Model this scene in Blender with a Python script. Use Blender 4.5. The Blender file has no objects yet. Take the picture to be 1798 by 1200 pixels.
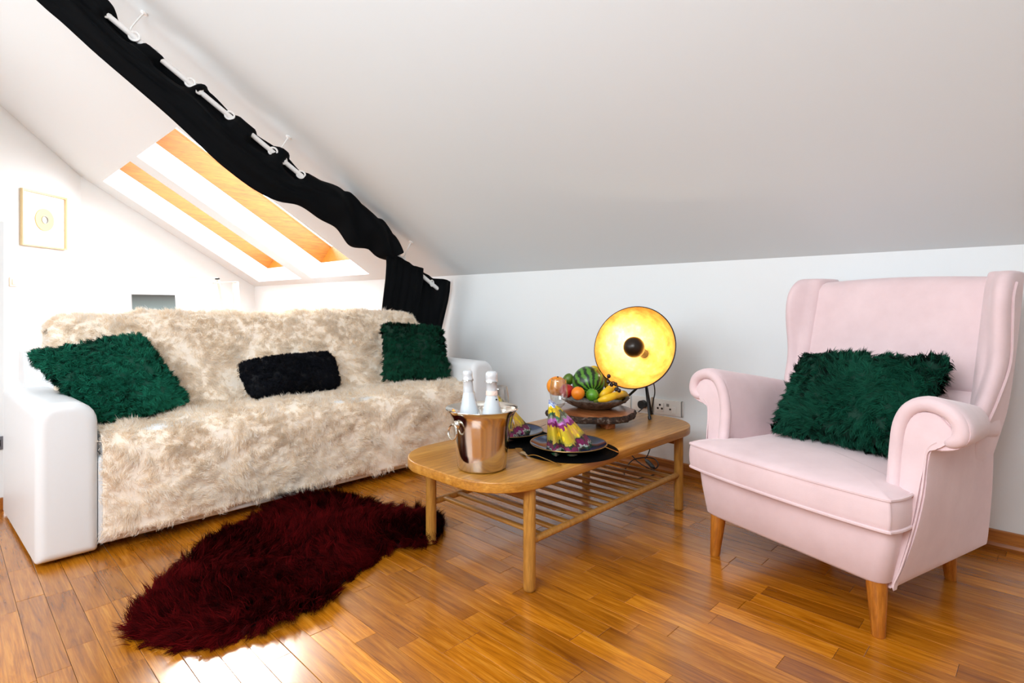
import bpy, bmesh, math, random
import numpy as np
from mathutils import Vector, Matrix
random.seed(7)
rng = np.random.default_rng(11)
S = bpy.context.scene
COL = S.collection
PI = math.pi

# ---------------------------------------------------------------- camera, world, lights, exposure
TH = math.atan2(1014, 985)
cam_d = bpy.data.cameras.new('camera')
cam_d.sensor_width = 36.0
cam_d.lens = 36.0 * 985.0 / 1798.0
cam_d.shift_y = -66.0 / 1798.0
cam_d.clip_start = 0.05
cam = bpy.data.objects.new('camera', cam_d)
cam.location = (0, 0, 0.95)
cam.rotation_euler = (PI / 2, 0, math.atan2(math.cos(TH), math.sin(TH)))
COL.objects.link(cam)
S.camera = cam

S.view_settings.view_transform = 'Standard'
S.view_settings.look = 'None'
S.view_settings.gamma = 1.0
S.view_settings.use_curve_mapping = False
S.view_settings.exposure = 0.0
S.cycles.max_bounces = 10
S.cycles.diffuse_bounces = 6
S.cycles.glossy_bounces = 5
S.cycles.transmission_bounces = 8
S.cycles.transparent_max_bounces = 12
S.cycles.sample_clamp_indirect = 6.0
S.cycles.caustics_reflective = False
S.cycles.caustics_refractive = False
S.cycles.use_denoising = True
S.cycles.denoising_prefilter = 'ACCURATE'

w = bpy.data.worlds.new('sky')
S.world = w
w.use_nodes = True
wn = w.node_tree.nodes
wn['Background'].inputs['Color'].default_value = (0.86, 0.93, 1.0, 1)
wn['Background'].inputs['Strength'].default_value = 4.0


def area(name, loc, target, sx, sy, power, col):
    d = bpy.data.lights.new(name, 'AREA')
    d.shape = 'RECTANGLE'; d.size = sx; d.size_y = sy
    d.energy = power; d.color = col
    o = bpy.data.objects.new(name, d)
    o.location = loc
    o.rotation_euler = (Vector(target) - Vector(loc)).to_track_quat('-Z', 'Y').to_euler()
    COL.objects.link(o)
    return o


sun_d = bpy.data.lights.new('sun', 'SUN')
sun_d.energy = 6.0; sun_d.angle = 0.14; sun_d.color = (1.0, 0.93, 0.82)
sun = bpy.data.objects.new('sun', sun_d)
sun.location = (-12, 5, 7)
sun.rotation_euler = Vector((0.855, -0.26, -0.45)).to_track_quat('-Z', 'Y').to_euler()
COL.objects.link(sun)

SL = 0.63                       # slope of the roof
YW, ZW = 2.892, 1.177           # knee wall plane and its height
NS = Vector((0, SL, 1)).normalized()
DS = Vector((0, 1, -SL)).normalized()


def roof(x, y, up=0.0):
    return Vector((x, y, ZW + SL * (YW - y))) + NS * up


# daylight coming down each roof window (placed outside its pane)
for nm, xc in (('daylight_near', -5.15), ('daylight_far', -6.54)):
    c = roof(xc, 2.02, 0.60)
    area(nm, c, c - NS, 1.10, 1.75, 55.0, (0.95, 0.97, 1.0))
# area lights added to brighten both rooms, out of frame; no windows stand there
area('fill_left', (-2.4, -2.6, 1.7), (-0.9, 2.2, 1.15), 2.4, 1.8, 56.0, (0.86, 0.94, 1.0))  # added fill from the left
area('key_behind', (-0.5, -1.0, 2.0), (-1.7, 2.0, 0.9), 1.6, 1.2, 82.0, (0.87, 0.94, 1.0))  # added key light hanging behind the camera
area('fill_back_room', (-5.5, -1.9, 1.5), (-5.6, 2.0, 1.75), 2.4, 1.8, 108.0, (0.90, 0.96, 1.0))  # added to whiten the back room


# ---------------------------------------------------------------- helpers
def C(h, a=1.0):
    h = h.lstrip('#')
    o = []
    for i in (0, 2, 4):
        v = int(h[i:i + 2], 16) / 255
        o.append(v / 12.92 if v <= 0.04045 else ((v + 0.055) / 1.055) ** 2.4)
    return (*o, a)


def M(name, col='#ffffff', rough=0.5, metal=0.0, spec=0.5, **kw):
    m = bpy.data.materials.new(name)
    m.use_nodes = True
    b = m.node_tree.nodes['Principled BSDF']
    b.inputs['Base Color'].default_value = C(col) if isinstance(col, str) else col
    b.inputs['Roughness'].default_value = rough
    b.inputs['Metallic'].default_value = metal
    b.inputs['Specular IOR Level'].default_value = spec
    for k, v in kw.items():
        b.inputs[k.replace('_', ' ')].default_value = v
    return m


def nd(m, t, **kw):
    n = m.node_tree.nodes.new(t)
    for k, v in kw.items():
        setattr(n, k, v)
    return n


def lk(m, a, b):
    m.node_tree.links.new(a, b)


def bs(m):
    return m.node_tree.nodes['Principled BSDF']


def ramp(m, src, stops):
    r = nd(m, 'ShaderNodeValToRGB')
    e = r.color_ramp.elements
    while len(e) < len(stops):
        e.new(0.5)
    for i, (p, c) in enumerate(stops):
        e[i].position = p
        e[i].color = C(c) if isinstance(c, str) else c
    lk(m, src, r.inputs['Fac'])
    return r.outputs['Color']


def mixc(m, fac, a, b, mode='MIX'):
    n = nd(m, 'ShaderNodeMix', data_type='RGBA', blend_type=mode)
    for s, v in ((n.inputs[0], fac), (n.inputs[6], a), (n.inputs[7], b)):
        if hasattr(v, 'links'):
            lk(m, v, s)
        elif isinstance(v, str):
            s.default_value = C(v)
        else:
            s.default_value = v
    return n.outputs[2]


def coords(m, scale, kind='Object', rnd=None):
    tc = nd(m, 'ShaderNodeTexCoord')
    v = tc.outputs[kind]
    if rnd is not None:
        a = nd(m, 'ShaderNodeVectorMath', operation='SCALE')
        cx = nd(m, 'ShaderNodeCombineXYZ')
        lk(m, rnd, cx.inputs[0]); lk(m, rnd, cx.inputs[1])
        lk(m, cx.outputs[0], a.inputs[0]); a.inputs['Scale'].default_value = 37.0
        b = nd(m, 'ShaderNodeVectorMath', operation='ADD')
        lk(m, v, b.inputs[0]); lk(m, a.outputs[0], b.inputs[1])
        v = b.outputs[0]
    mp = nd(m, 'ShaderNodeMapping')
    mp.inputs['Scale'].default_value = scale
    lk(m, v, mp.inputs['Vector'])
    return mp.outputs[0]


def noise(m, vec, scale=1.0, detail=4.0, rough=0.6, dist=0.0):
    n = nd(m, 'ShaderNodeTexNoise')
    n.inputs['Scale'].default_value = scale
    n.inputs['Detail'].default_value = detail
    n.inputs['Roughness'].default_value = rough
    n.inputs['Distortion'].default_value = dist
    if vec is not None:
        lk(m, vec, n.inputs['Vector'])
    return n.outputs['Fac']


def bump(m, h, strength=0.2, dist=0.01):
    b = nd(m, 'ShaderNodeBump')
    b.inputs['Strength'].default_value = strength
    b.inputs['Distance'].default_value = dist
    lk(m, h, b.inputs['Height'])
    lk(m, b.outputs[0], bs(m).inputs['Normal'])


def wood(name, dark, mid, light, grain=(2.2, 26, 26), rough=0.4, tint=None, spec=0.5, coat=0.0, bumpy=0.12, dist=1.6):
    """Oak like wood; TINT: list of ramp stops picked per object."""
    m = M(name, mid, rough, spec=spec)
    rnd = nd(m, 'ShaderNodeObjectInfo').outputs['Random'] if tint else None
    v = coords(m, grain, rnd=rnd)
    big = noise(m, v, 1.0, 5, 0.62, dist)
    c = ramp(m, big, [(0.25, dark), (0.5, mid), (0.75, light)])
    v2 = coords(m, (grain[0] * 3, grain[1] * 8, grain[2] * 8), rnd=rnd)
    fine = noise(m, v2, 1.0, 3, 0.7)
    f = ramp(m, fine, [(0.35, (0.62, 0.56, 0.5, 1)), (0.6, (1, 1, 1, 1))])
    c = mixc(m, 0.75, c, f, 'MULTIPLY')
    if tint:
        t = ramp(m, rnd, tint)
        c = mixc(m, 1.0, c, t, 'MULTIPLY')
    lk(m, c, bs(m).inputs['Base Color'])
    if coat:
        bs(m).inputs['Coat Weight'].default_value = coat
        bs(m).inputs['Coat Roughness'].default_value = 0.22
    bump(m, fine, bumpy, 0.002)
    return m


def mesh(name, V, F, mat=None, parent=None, smooth=True, angle=45, world=True):
    me = bpy.data.meshes.new(name)
    me.from_pydata([tuple(v) for v in V], [], [tuple(f) for f in F])
    me.update()
    bm = bmesh.new(); bm.from_mesh(me)
    bmesh.ops.recalc_face_normals(bm, faces=bm.faces)
    bm.to_mesh(me); bm.free()
    if smooth:
        me.polygons.foreach_set('use_smooth', [True] * len(me.polygons))
        if angle < 180:
            me.set_sharp_from_angle(angle=math.radians(angle))
    return link(name, me, mat, parent, world)


def link(name, me, mat=None, parent=None, world=True):
    if mat is not None and not me.materials:
        me.materials.append(mat)
    o = bpy.data.objects.new(name, me)
    COL.objects.link(o)
    if parent is not None:
        o.parent = parent
        if world:
            o.matrix_parent_inverse = chain(parent).inverted()
    return o


def chain(o):
    m = o.matrix_basis.copy()
    if o.parent is not None:
        m = chain(o.parent) @ o.matrix_parent_inverse @ m
    return m


def tag(o, label, cat, group=None):
    o['label'] = label; o['category'] = cat
    if group:
        o['group'] = group
    return o


def struct(o):
    o['kind'] = 'structure'
    return o


def empty(name, loc=(0, 0, 0), rz=0.0, label=None, cat=None, group=None):
    o = bpy.data.objects.new(name, None)
    o.location = loc; o.rotation_euler = (0, 0, rz)
    o.empty_display_size = 0.05
    COL.objects.link(o)
    if label:
        tag(o, label, cat, group)
    return o


def sub(o, lv=2):
    md = o.modifiers.new('subdivision', 'SUBSURF')
    md.levels = lv; md.render_levels = lv
    return o


def join(*parts):
    V, F = [], []
    for v, f in parts:
        n = len(V)
        V += [tuple(p) for p in v]
        F += [tuple(i + n for i in q) for q in f]
    return V, F


def loft(rings, closed=True, cap=True, capfan=False):
    n = len(rings[0]); V = []; F = []
    for r in rings:
        V += [tuple(p) for p in r]
    for i in range(len(rings) - 1):
        for j in range(n if closed else n - 1):
            k = (j + 1) % n
            F.append((i * n + j, i * n + k, (i + 1) * n + k, (i + 1) * n + j))
    if cap and closed:
        for base, ring in ((0, rings[0]), ((len(rings) - 1) * n, rings[-1])):
            if capfan:
                c = tuple(sum(p[q] for p in ring) / n for q in range(3))
                V.append(c)
                F += [(base + j, base + (j + 1) % n, len(V) - 1) for j in range(n)]
            else:
                F.append(tuple(range(base, base + n)))
    return V, F


def lathe(prof, n=32, c=(0, 0, 0), axis=None):
    """Profile of (radius, height) turned about z, moved to C, z turned to AXIS."""
    rings = []
    q = Vector((0, 0, 1)).rotation_difference(Vector(axis).normalized()) if axis is not None else None
    for r, z in prof:
        ring = []
        for j in range(n):
            a = 2 * PI * j / n
            p = Vector((max(r, 1e-5) * math.cos(a), max(r, 1e-5) * math.sin(a), z))
            if q:
                p = q @ p
            ring.append(p + Vector(c))
        rings.append(ring)
    return loft(rings, True, True)


def spline(P, k=8, closed=False):
    P = [Vector(p) for p in P]
    out = []
    n = len(P)
    for i in range(n if closed else n - 1):
        a, b, c, d = (P[(i - 1) % n], P[i], P[(i + 1) % n], P[(i + 2) % n]) if closed else \
            (P[max(i - 1, 0)], P[i], P[i + 1], P[min(i + 2, n - 1)])
        for t in range(k):
            t /= k
            out.append(0.5 * ((2 * b) + (c - a) * t + (2 * a - 5 * b + 4 * c - d) * t * t + (3 * b - a - 3 * c + d) * t ** 3))
    if not closed:
        out.append(P[-1])
    return out


def tube(P, r, n=8, closed=False, cap=True):
    P = [Vector(p) for p in P]
    m = len(P)
    R = r if hasattr(r, '__len__') else [r] * m
    rings = []
    up = None
    for i in range(m):
        t = (P[(i + 1) % m] - P[(i - 1) % m]) if closed else (P[min(i + 1, m - 1)] - P[max(i - 1, 0)])
        t.normalize()
        if up is None:
            up = t.orthogonal().normalized()
        up = (up - t * up.dot(t))
        if up.length < 1e-6:
            up = t.orthogonal()
        up.normalize()
        s = t.cross(up)
        rings.append([P[i] + (up * math.cos(2 * PI * j / n) + s * math.sin(2 * PI * j / n)) * R[i] for j in range(n)])
    if closed:
        rings.append(rings[0])
        V, F = loft(rings[:-1], True, False)
        b = (m - 1) * n
        # find the turn that lines the last ring up with the first
        best = min(range(n), key=lambda q: (rings[m - 1][0] - rings[0][q]).length)
        F += [(b + j, b + (j + 1) % n, (j + 1 + best) % n, (j + best) % n) for j in range(n)]
        return V, F
    return loft(rings, True, cap)


def box(c, s, r=0.0, seg=2, rot=None):
    bm = bmesh.new()
    bmesh.ops.create_cube(bm, size=1.0)
    for v in bm.verts:
        v.co = Vector((v.co.x * s[0], v.co.y * s[1], v.co.z * s[2]))
    if r:
        bmesh.ops.bevel(bm, geom=list(bm.edges), offset=r, segments=seg, profile=0.5, affect='EDGES')
    mt = Matrix.Translation(c) @ (rot.to_4x4() if rot else Matrix())
    bm.verts.index_update()
    V = [mt @ v.co for v in bm.verts]
    F = [[v.index for v in f.verts] for f in bm.faces]
    bm.free()
    return V, F


def sphere(c, r, sx=1, sy=1, sz=1, n=20, rot=None, wob=0.0, seed=0):
    rr = random.Random(seed)
    ph = [rr.uniform(0, 6) for _ in range(6)]
    prof = []
    m = n // 2
    rings = []
    for i in range(1, m):
        a = PI * i / m
        ring = []
        for j in range(n):
            b = 2 * PI * j / n
            k = 1 + wob * (math.sin(2 * b + ph[0]) * math.sin(a + ph[1]) + math.sin(3 * a + ph[2]) * math.cos(b + ph[3]))
            p = Vector((sx * math.sin(a) * math.cos(b), sy * math.sin(a) * math.sin(b), sz * math.cos(a))) * r * k
            if rot:
                p = rot @ p
            ring.append(p + Vector(c))
        rings.append(ring)
    return loft(rings, True, True, True)


def rrect(x0, x1, y0, y1, rad, n=5):
    """Rounded rectangle, RAD for corners (x1,y1) (x0,y1) (x0,y0) (x1,y0)."""
    if not hasattr(rad, '__len__'):
        rad = [rad] * 4
    out = []
    for (cx, cy, a0), r in zip(((x1, y1, 0), (x0, y1, 90), (x0, y0, 180), (x1, y0, 270)), rad):
        sx = -1 if cx == x1 else 1
        sy = -1 if cy == y1 else 1
        for k in range(n + 1):
            a = math.radians(a0 + 90 * k / n)
            out.append((cx + sx * r + r * math.cos(a), cy + sy * r + r * math.sin(a)))
    return out


def soft_prism(ring, a0, a1, put, r=0.02, n=4):
    """RING (2D) pushed from A0 to A1, both ends rounded by R; PUT(u, v, a) gives the 3D point."""
    cx = sum(p[0] for p in ring) / len(ring); cy = sum(p[1] for p in ring) / len(ring)
    hx = max(abs(p[0] - cx) for p in ring); hy = max(abs(p[1] - cy) for p in ring)
    rows = []
    s = 1 if a1 > a0 else -1
    for k in range(n + 1):
        a = PI / 2 * k / n
        rows.append((r * (1 - math.sin(a)), a0 + s * r * (1 - math.cos(a))))
    rows = rows + [(i, a1 + a0 - a) for i, a in rows[::-1]]
    R = []
    for ins, a in rows:
        R.append([put(cx + (p[0] - cx) * (1 - ins / hx), cy + (p[1] - cy) * (1 - ins / hy), a) for p in ring])
    return loft(R)


# fur: many thin blades in tufts, joined into one uncountable part
def fur_material(name, a, b, rough=0.75, sheen=0.25, spec=0.2, trans=0.0, soft=True):
    m = M(name, a, rough, spec=spec)
    t = nd(m, 'ShaderNodeAttribute', attribute_name='tint')
    cc = mixc(m, t.outputs['Fac'], a, b)
    lk(m, cc, bs(m).inputs['Base Color'])
    f = nd(m, 'ShaderNodeAttribute', attribute_name='fn')
    if soft:
        lk(m, f.outputs['Vector'], bs(m).inputs['Normal'])
    bs(m).inputs['Sheen Weight'].default_value = sheen
    if trans:
        tr = nd(m, 'ShaderNodeBsdfTranslucent'); mx = nd(m, 'ShaderNodeMixShader')
        lk(m, cc, tr.inputs['Color']); f.name = 'fur_normal'
        mx.inputs[0].default_value = trans
        lk(m, bs(m).outputs[0], mx.inputs[1]); lk(m, tr.outputs[0], mx.inputs[2])
        lk(m, mx.outputs[0], m.node_tree.nodes['Material Output'].inputs['Surface'])
    return m


def fur(name, V, F, mat, parent, tufts, per, length, width, spread, clump=0.6, lift=0.7, lay=(0, 0, -0.5), swirl=0.5, mask=None, nmix=0.65, freq=9.0, turn=0.42, tvar=0.22):
    V = np.array([tuple(v) for v in V], float)
    T = []
    for f in F:
        for k in range(1, len(f) - 1):
            T.append((f[0], f[k], f[k + 1]))
    T = np.array(T)
    A, B, Cc = V[T[:, 0]], V[T[:, 1]], V[T[:, 2]]
    FN = np.cross(B - A, Cc - A)
    ar = np.linalg.norm(FN, axis=1)
    VN = np.zeros_like(V)
    for k in range(3):
        np.add.at(VN, T[:, k], FN)
    VN /= np.linalg.norm(VN, axis=1)[:, None] + 1e-9
    idx = rng.choice(len(T), size=tufts, p=ar / ar.sum())
    r1 = np.sqrt(rng.random(tufts)); r2 = rng.random(tufts)
    w0, w1, w2 = (1 - r1)[:, None], (r1 * (1 - r2))[:, None], (r1 * r2)[:, None]
    t = T[idx]
    P = V[t[:, 0]] * w0 + V[t[:, 1]] * w1 + V[t[:, 2]] * w2
    N = VN[t[:, 0]] * w0 + VN[t[:, 1]] * w1 + VN[t[:, 2]] * w2
    N /= np.linalg.norm(N, axis=1)[:, None] + 1e-9
    L = np.ones(tufts)
    if mask is not None:
        L = mask(P)
        k = L > 0.02
        P, N, L = P[k], N[k], L[k]
    nt = len(P)
    sw = np.stack([np.sin(P[:, (1)] * freq + 1.3 * np.sin(P[:, 2] * freq * 0.7)), np.sin(P[:, 0] * freq * 0.9 + P[:, 2] * freq * 1.1 + 2.0), np.sin(P[:, 0] * freq * 1.2 - P[:, 1] * freq * 0.8 + 4.0)], 1)
    D = N * lift + np.array(lay) + sw * swirl * 0.5 + rng.normal(0, 0.33, (nt, 3))
    # never into the surface
    dn = (D * N).sum(1)
    D += N * np.maximum(0.15 - dn, 0)[:, None]
    D /= np.linalg.norm(D, axis=1)[:, None]
    Lt = length * L * rng.uniform(0.7, 1.15, nt)
    tt = np.clip(rng.normal(0.5, tvar, nt), 0, 1)
    q = np.repeat(np.arange(nt), per)
    n = len(q)
    off = rng.normal(0, 1, (n, 3))
    off -= N[q] * (off * N[q]).sum(1)[:, None]
    off *= spread * 0.6
    root = P[q] + off
    l = Lt[q] * rng.uniform(0.65, 1.1, n)
    tip = P[q] + D[q] * l[:, None] + off * (1 - clump) + rng.normal(0, 0.10, (n, 3)) * l[:, None]
    mid = root * 0.5 + tip * 0.5 + N[q] * (l * 0.16)[:, None]
    root = root - N[q] * 0.004
    ax = tip - root
    wv = np.cross(ax, N[q] + rng.normal(0, turn, (n, 3)))
    wv /= np.linalg.norm(wv, axis=1)[:, None] + 1e-9
    wv *= (width * 0.5 * rng.uniform(0.7, 1.3, n))[:, None]
    VV = np.stack([root - wv, root + wv, mid + wv * 0.8, mid - wv * 0.8, tip], 1).reshape(-1, 3)
    base = (np.arange(n) * 5)[:, None]
    loops = (base + np.array([[0, 1, 2, 3, 3, 2, 4]])).reshape(-1)
    me = bpy.data.meshes.new(name)
    me.vertices.add(n * 5); me.loops.add(n * 7); me.polygons.add(n * 2)
    me.vertices.foreach_set('co', VV.reshape(-1).astype(np.float32))
    me.loops.foreach_set('vertex_index', loops.astype(np.int32))
    me.polygons.foreach_set('loop_start', ((np.arange(n) * 7)[:, None] + np.array([[0, 4]])).reshape(-1).astype(np.int32))
    me.update(calc_edges=True)
    me.polygons.foreach_set('use_smooth', np.ones(n * 2, bool))
    side = np.cross(wv, ax); side /= np.linalg.norm(side, axis=1)[:, None] + 1e-9
    side *= np.sign((side * N[q]).sum(1))[:, None]
    fn = N[q] * nmix + side * (1 - nmix)
    fn /= np.linalg.norm(fn, axis=1)[:, None] + 1e-9
    at = me.attributes.new('fn', 'FLOAT_VECTOR', 'POINT')
    at.data.foreach_set('vector', np.repeat(fn, 5, 0).reshape(-1).astype(np.float32))
    at = me.attributes.new('tint', 'FLOAT', 'POINT')
    tv = np.clip(tt[q] + rng.normal(0, 0.22, n), 0, 1)
    at.data.foreach_set('value', np.repeat(tv, 5).astype(np.float32))
    o = link(name, me, mat, parent)
    o['kind'] = 'stuff'
    return o


# ---------------------------------------------------------------- materials of the room
plaster = M('white_plaster', '#e7ebec', 0.9, spec=0.2)
bump(plaster, noise(plaster, coords(plaster, (60, 60, 60)), 1.0, 3), 0.04, 0.003)
ceil_m = M('ceiling_paint', '#dee5e8', 0.92, spec=0.2)
bump(ceil_m, noise(ceil_m, coords(ceil_m, (5, 5, 5)), 1.0, 4), 0.05, 0.01)
PT = [(0.0, (0.66, 0.59, 0.50, 1)), (0.2, (0.82, 0.77, 0.68, 1)), (0.45, (0.9, 0.87, 0.82, 1)), (0.7, (1.0, 0.97, 0.92, 1)), (0.88, (1.18, 1.16, 1.1, 1)), (1.0, (1.45, 1.5, 1.5, 1))]
plank_m = wood('oak_parquet', '#864a06', '#ba7212', '#d69030', (2.6, 30, 30), 0.2, PT, 0.5, 0.8, 0.05)
floor_m = M('parquet_joint', '#5a3208', 0.6)
pine_m = wood('pine_window_wood', '#8c4f06', '#a05e0a', '#b06c18', (26, 1.5, 26), 0.5)
skirting_m = wood('skirting_wood', '#8a4c14', '#a9641f', '#c07c30', (2, 30, 30), 0.4)
white_m = M('white_lacquer', '#f2f2f0', 0.35)

# ---------------------------------------------------------------- floor of single planks
X0, X1, Y0, Y1 = -7.47, 1.6, -4.2, YW
f = struct(mesh('floor', [(X0, Y0, -0.012), (X1, Y0, -0.012), (X1, Y1, -0.012), (X0, Y1, -0.012)], [(0, 1, 2, 3)], floor_m))
PWID = 0.071


def plank_geo(l, wd=PWID, z=0.0):
    g = 0.0004; e = 0.0009
    a, b = l / 2 - g, wd / 2 - g
    V = [(-a, -b, z - .012), (a, -b, z - .012), (a, b, z - .012), (-a, b, z - .012),
         (-a, -b, z - e * .6), (a, -b, z - e * .6), (a, b, z - e * .6), (-a, b, z - e * .6),
         (-a + e, -b + e, z), (a - e, -b + e, z), (a - e, b - e, z), (-a + e, b - e, z)]
    F = [(8, 9, 10, 11)]
    for k in (0, 4):
        for j in range(4):
            F.append((k + j, k + (j + 1) % 4, k + 4 + (j + 1) % 4, k + 4 + j))
    return V, F


LEN = [0.28, 0.34, 0.40, 0.46, 0.52]
pl_me = []
for l in LEN:
    o = mesh('plank', *plank_geo(l), plank_m, smooth=False)
    pl_me.append(o.data)
    bpy.data.objects.remove(o)


def in_view(x, y):
    d = -x * math.cos(TH) + y * math.sin(TH)
    if d < 0.3:
        return None
    lat = x * math.sin(TH) + y * math.cos(TH)
    px, py = 899 + 985 * lat / d, 534 + 985 * 0.95 / d
    return d if -60 < px < 1860 and py < 1270 else None


rp = random.Random(5)
spots = []
y = YW - 0.014 - PWID / 2
while y > -1.2:
    x = 0.75 + rp.random() * 0.5
    while x > -3.75:
        i = rp.randrange(5)
        spots.append((x - LEN[i] / 2, y, i))
        x -= LEN[i]
    y -= PWID
def plank_view(s):
    hid = -3.42 < s[0] < -2.68 and 0.35 < s[1] < 2.6     # under the sofa
    rug = -2.3 < s[0] < -1.9 and 0.7 < s[1] < 1.35       # under the rug
    ds = [in_view(s[0] + q * LEN[s[2]] / 2, s[1]) for q in (-1, 0, 1)]
    ds = [d for d in ds if d]
    return min(ds) if ds and not hid and not rug else None
seen = sorted([(plank_view(s), s) for s in spots if plank_view(s)], key=lambda q: q[0])
near = [s for _, s in seen[:300]]
nset = set(near)
for (x, y, i) in near:
    o = bpy.data.objects.new('plank', pl_me[i])
    o.location = (x, y, rp.uniform(-0.0004, 0.0004)); o.parent = f
    COL.objects.link(o)
rest_m = wood('oak_parquet_far', '#864a06', '#ba7212', '#d69030', (2.6, 30, 30), 0.2, None, 0.5, 0.8, 0.05)
V, F = [], []
for s in spots:
    if s in nset:
        continue
    v, q = plank_geo(LEN[s[2]], PWID)
    V, F = join((V, F), ([(a + s[0], b + s[1], c) for a, b, c in v], q)) if False else (V + [(a + s[0], b + s[1], c) for a, b, c in v], F + [tuple(k + len(V) for k in t) for t in q])
o = mesh('floor_planks', V, F, rest_m, f, smooth=False); o['kind'] = 'stuff'
# floor of the back room and behind the camera, the same boards too far off to tell apart
V, F = [], []
for (a, b, c, d) in ((X0, -3.75 - 0.25, Y0, Y1 - .014), (-4.0, X1, Y0, -1.2)):
    n = len(V); V += [(a, c, -.001), (b, c, -.001), (b, d, -.001), (a, d, -.001)]; F.append((n, n + 1, n + 2, n + 3))
o = mesh('floor_boards', V, F, rest_m, f, smooth=False); o['kind'] = 'stuff'

# ---------------------------------------------------------------- walls and ceiling
ZT, YT = 2.90, YW - (2.90 - ZW) / SL


def quad(name, P, m=plaster):
    return struct(mesh(name, P, [tuple(range(len(P)))], m, smooth=False))


quad('wall_right', [(X0, YW, -.012), (X1, YW, -.012), (X1, YW, ZW), (X0, YW, ZW)])
YB = -3.0
ZB = ZT - SL * (YB - Y0)
side = [(YW, -.012), (YW, ZW), (YT, ZT), (YB, ZT), (Y0, ZB), (Y0, -.012)]
quad('wall_back', [(X0, a, b) for a, b in side])
quad('wall_front', [(X1, a, b) for a, b in side])
quad('wall_left', [(X0, Y0, -.012), (X1, Y0, -.012), (X1, Y0, ZB), (X0, Y0, ZB)])
# sloped ceiling with the two roof window openings left out
WIN = [(-5.72, -4.58), (-7.12, -5.96)]
WY = (1.222, 2.812)
xs = sorted([X0, X1] + [v for q in WIN for v in q])
ys = [YT, WY[0], WY[1], YW]
V, F = [], []
for i in range(len(xs) - 1):
    for j in range(3):
        if j == 1 and (xs[i], xs[i + 1]) in WIN:
            continue
        n = len(V)
        V += [roof(xs[i], ys[j]), roof(xs[i + 1], ys[j]), roof(xs[i + 1], ys[j + 1]), roof(xs[i], ys[j + 1])]
        F.append((n, n + 1, n + 2, n + 3))
n = len(V)
V += [Vector(p) for p in ((X0, YT, ZT), (X1, YT, ZT), (X1, YB, ZT), (X0, YB, ZT), (X1, Y0, ZB), (X0, Y0, ZB))]
F += [(n, n + 1, n + 2, n + 3), (n + 3, n + 2, n + 4, n + 5)]
struct(mesh('ceiling', V, F, ceil_m, smooth=False))

glass_m = M('window_pane', '#ffffff', 0.02)
gt = nd(glass_m, 'ShaderNodeBsdfTransparent'); gg = nd(glass_m, 'ShaderNodeBsdfGlossy'); gx = nd(glass_m, 'ShaderNodeMixShader')
gg.inputs['Roughness'].default_value = 0.02
gx.inputs['Fac'].default_value = 0.06
lk(glass_m, gt.outputs[0], gx.inputs[1]); lk(glass_m, gg.outputs[0], gx.inputs[2])
lk(glass_m, gx.outputs[0], glass_m.node_tree.nodes['Material Output'].inputs['Surface'])


def shaft(x0, x1, y0, y1, u0, u1):
    """Four inner faces of a roof opening between heights U0 and U1 above the ceiling plane; Y measured along the ceiling."""
    a = [roof(x0, y0, u0), roof(x1, y0, u0), roof(x1, y1, u0), roof(x0, y1, u0)]
    b = [roof(x0, y0, u1), roof(x1, y0, u1), roof(x1, y1, u1), roof(x0, y1, u1)]
    return a + b, [(j, (j + 1) % 4, 4 + (j + 1) % 4, 4 + j) for j in range(4)]


for k, (x0, x1) in enumerate(WIN):
    o = struct(mesh('window_%d' % (k + 1), *shaft(x0, x1, WY[0], WY[1], 0.0, 0.2), plaster, smooth=False))
    # wooden casing: four jambs with real thickness
    t = 0.03
    for nm, (a, b, c, d) in (('jamb', (x0 - t, x0, WY[0], WY[1])), ('jamb', (x1, x1 + t, WY[0], WY[1])),
                             ('head', (x0, x1, WY[0] - t, WY[0])), ('sill', (x0, x1, WY[1], WY[1] + t))):
        v1, f1 = shaft(a, b, c, d, 0.2, 0.42)
        f1 = f1 + [(0, 1, 2, 3), (4, 5, 6, 7)]
        mesh(nm, v1, f1, pine_m, o, smooth=False)
    v1, f1 = shaft(x0, x1, WY[0], WY[1], 0.40, 0.407)
    mesh('pane', v1, f1 + [(0, 1, 2, 3), (4, 5, 6, 7)], glass_m, o, smooth=False)

# diagonal wall with the picture, and the stub of the partition beside the sofa
sT, cT = math.sin(TH), math.cos(TH)


def cam_xy(lat, d):
    return Vector((sT * lat - cT * d, cT * lat + sT * d))


LATW = -4.60
pts = []
for d in (2.6, 4.2, 5.0, 5.5, 5.985):
    p = cam_xy(LATW, d)
    pts.append((p.x, p.y, min(ZT, ZW + SL * (YW - p.y))))
V = [(x, y, -.012) for x, y, z in pts] + [(x, y, z) for x, y, z in pts]
n = len(pts)
struct(mesh('wall_diagonal', V, [(i, i + 1, n + i + 1, n + i) for i in range(n - 1)], plaster, smooth=False))
struct(mesh('wall_partition', *box((-3.53, -0.339, 0.66), (0.1, 1.122, 1.34)), plaster, smooth=False))
struct(mesh('baseboard_partition', *box((-3.472, -0.339, 0.03), (0.016, 1.120, 0.06)), skirting_m, smooth=False))
# skirting board along the knee wall: a flat board with a quarter round at its foot
prof = [(0, 0), (-.024, 0), (-.026, .012), (-.022, .024), (-.016, .028), (-.0155, .066), (-.012, .069), (0, .069)]
ends = [-7.46, -4.9, -2.55, -0.35, 1.6]
for a, b in zip(ends[:-1], ends[1:]):
    R = [[(x, YW + p, z) for p, z in prof] for x in (a + .0008, b - .0008)]
    o = mesh('baseboard_right', *loft(R), skirting_m, smooth=False)
    struct(o)


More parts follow.
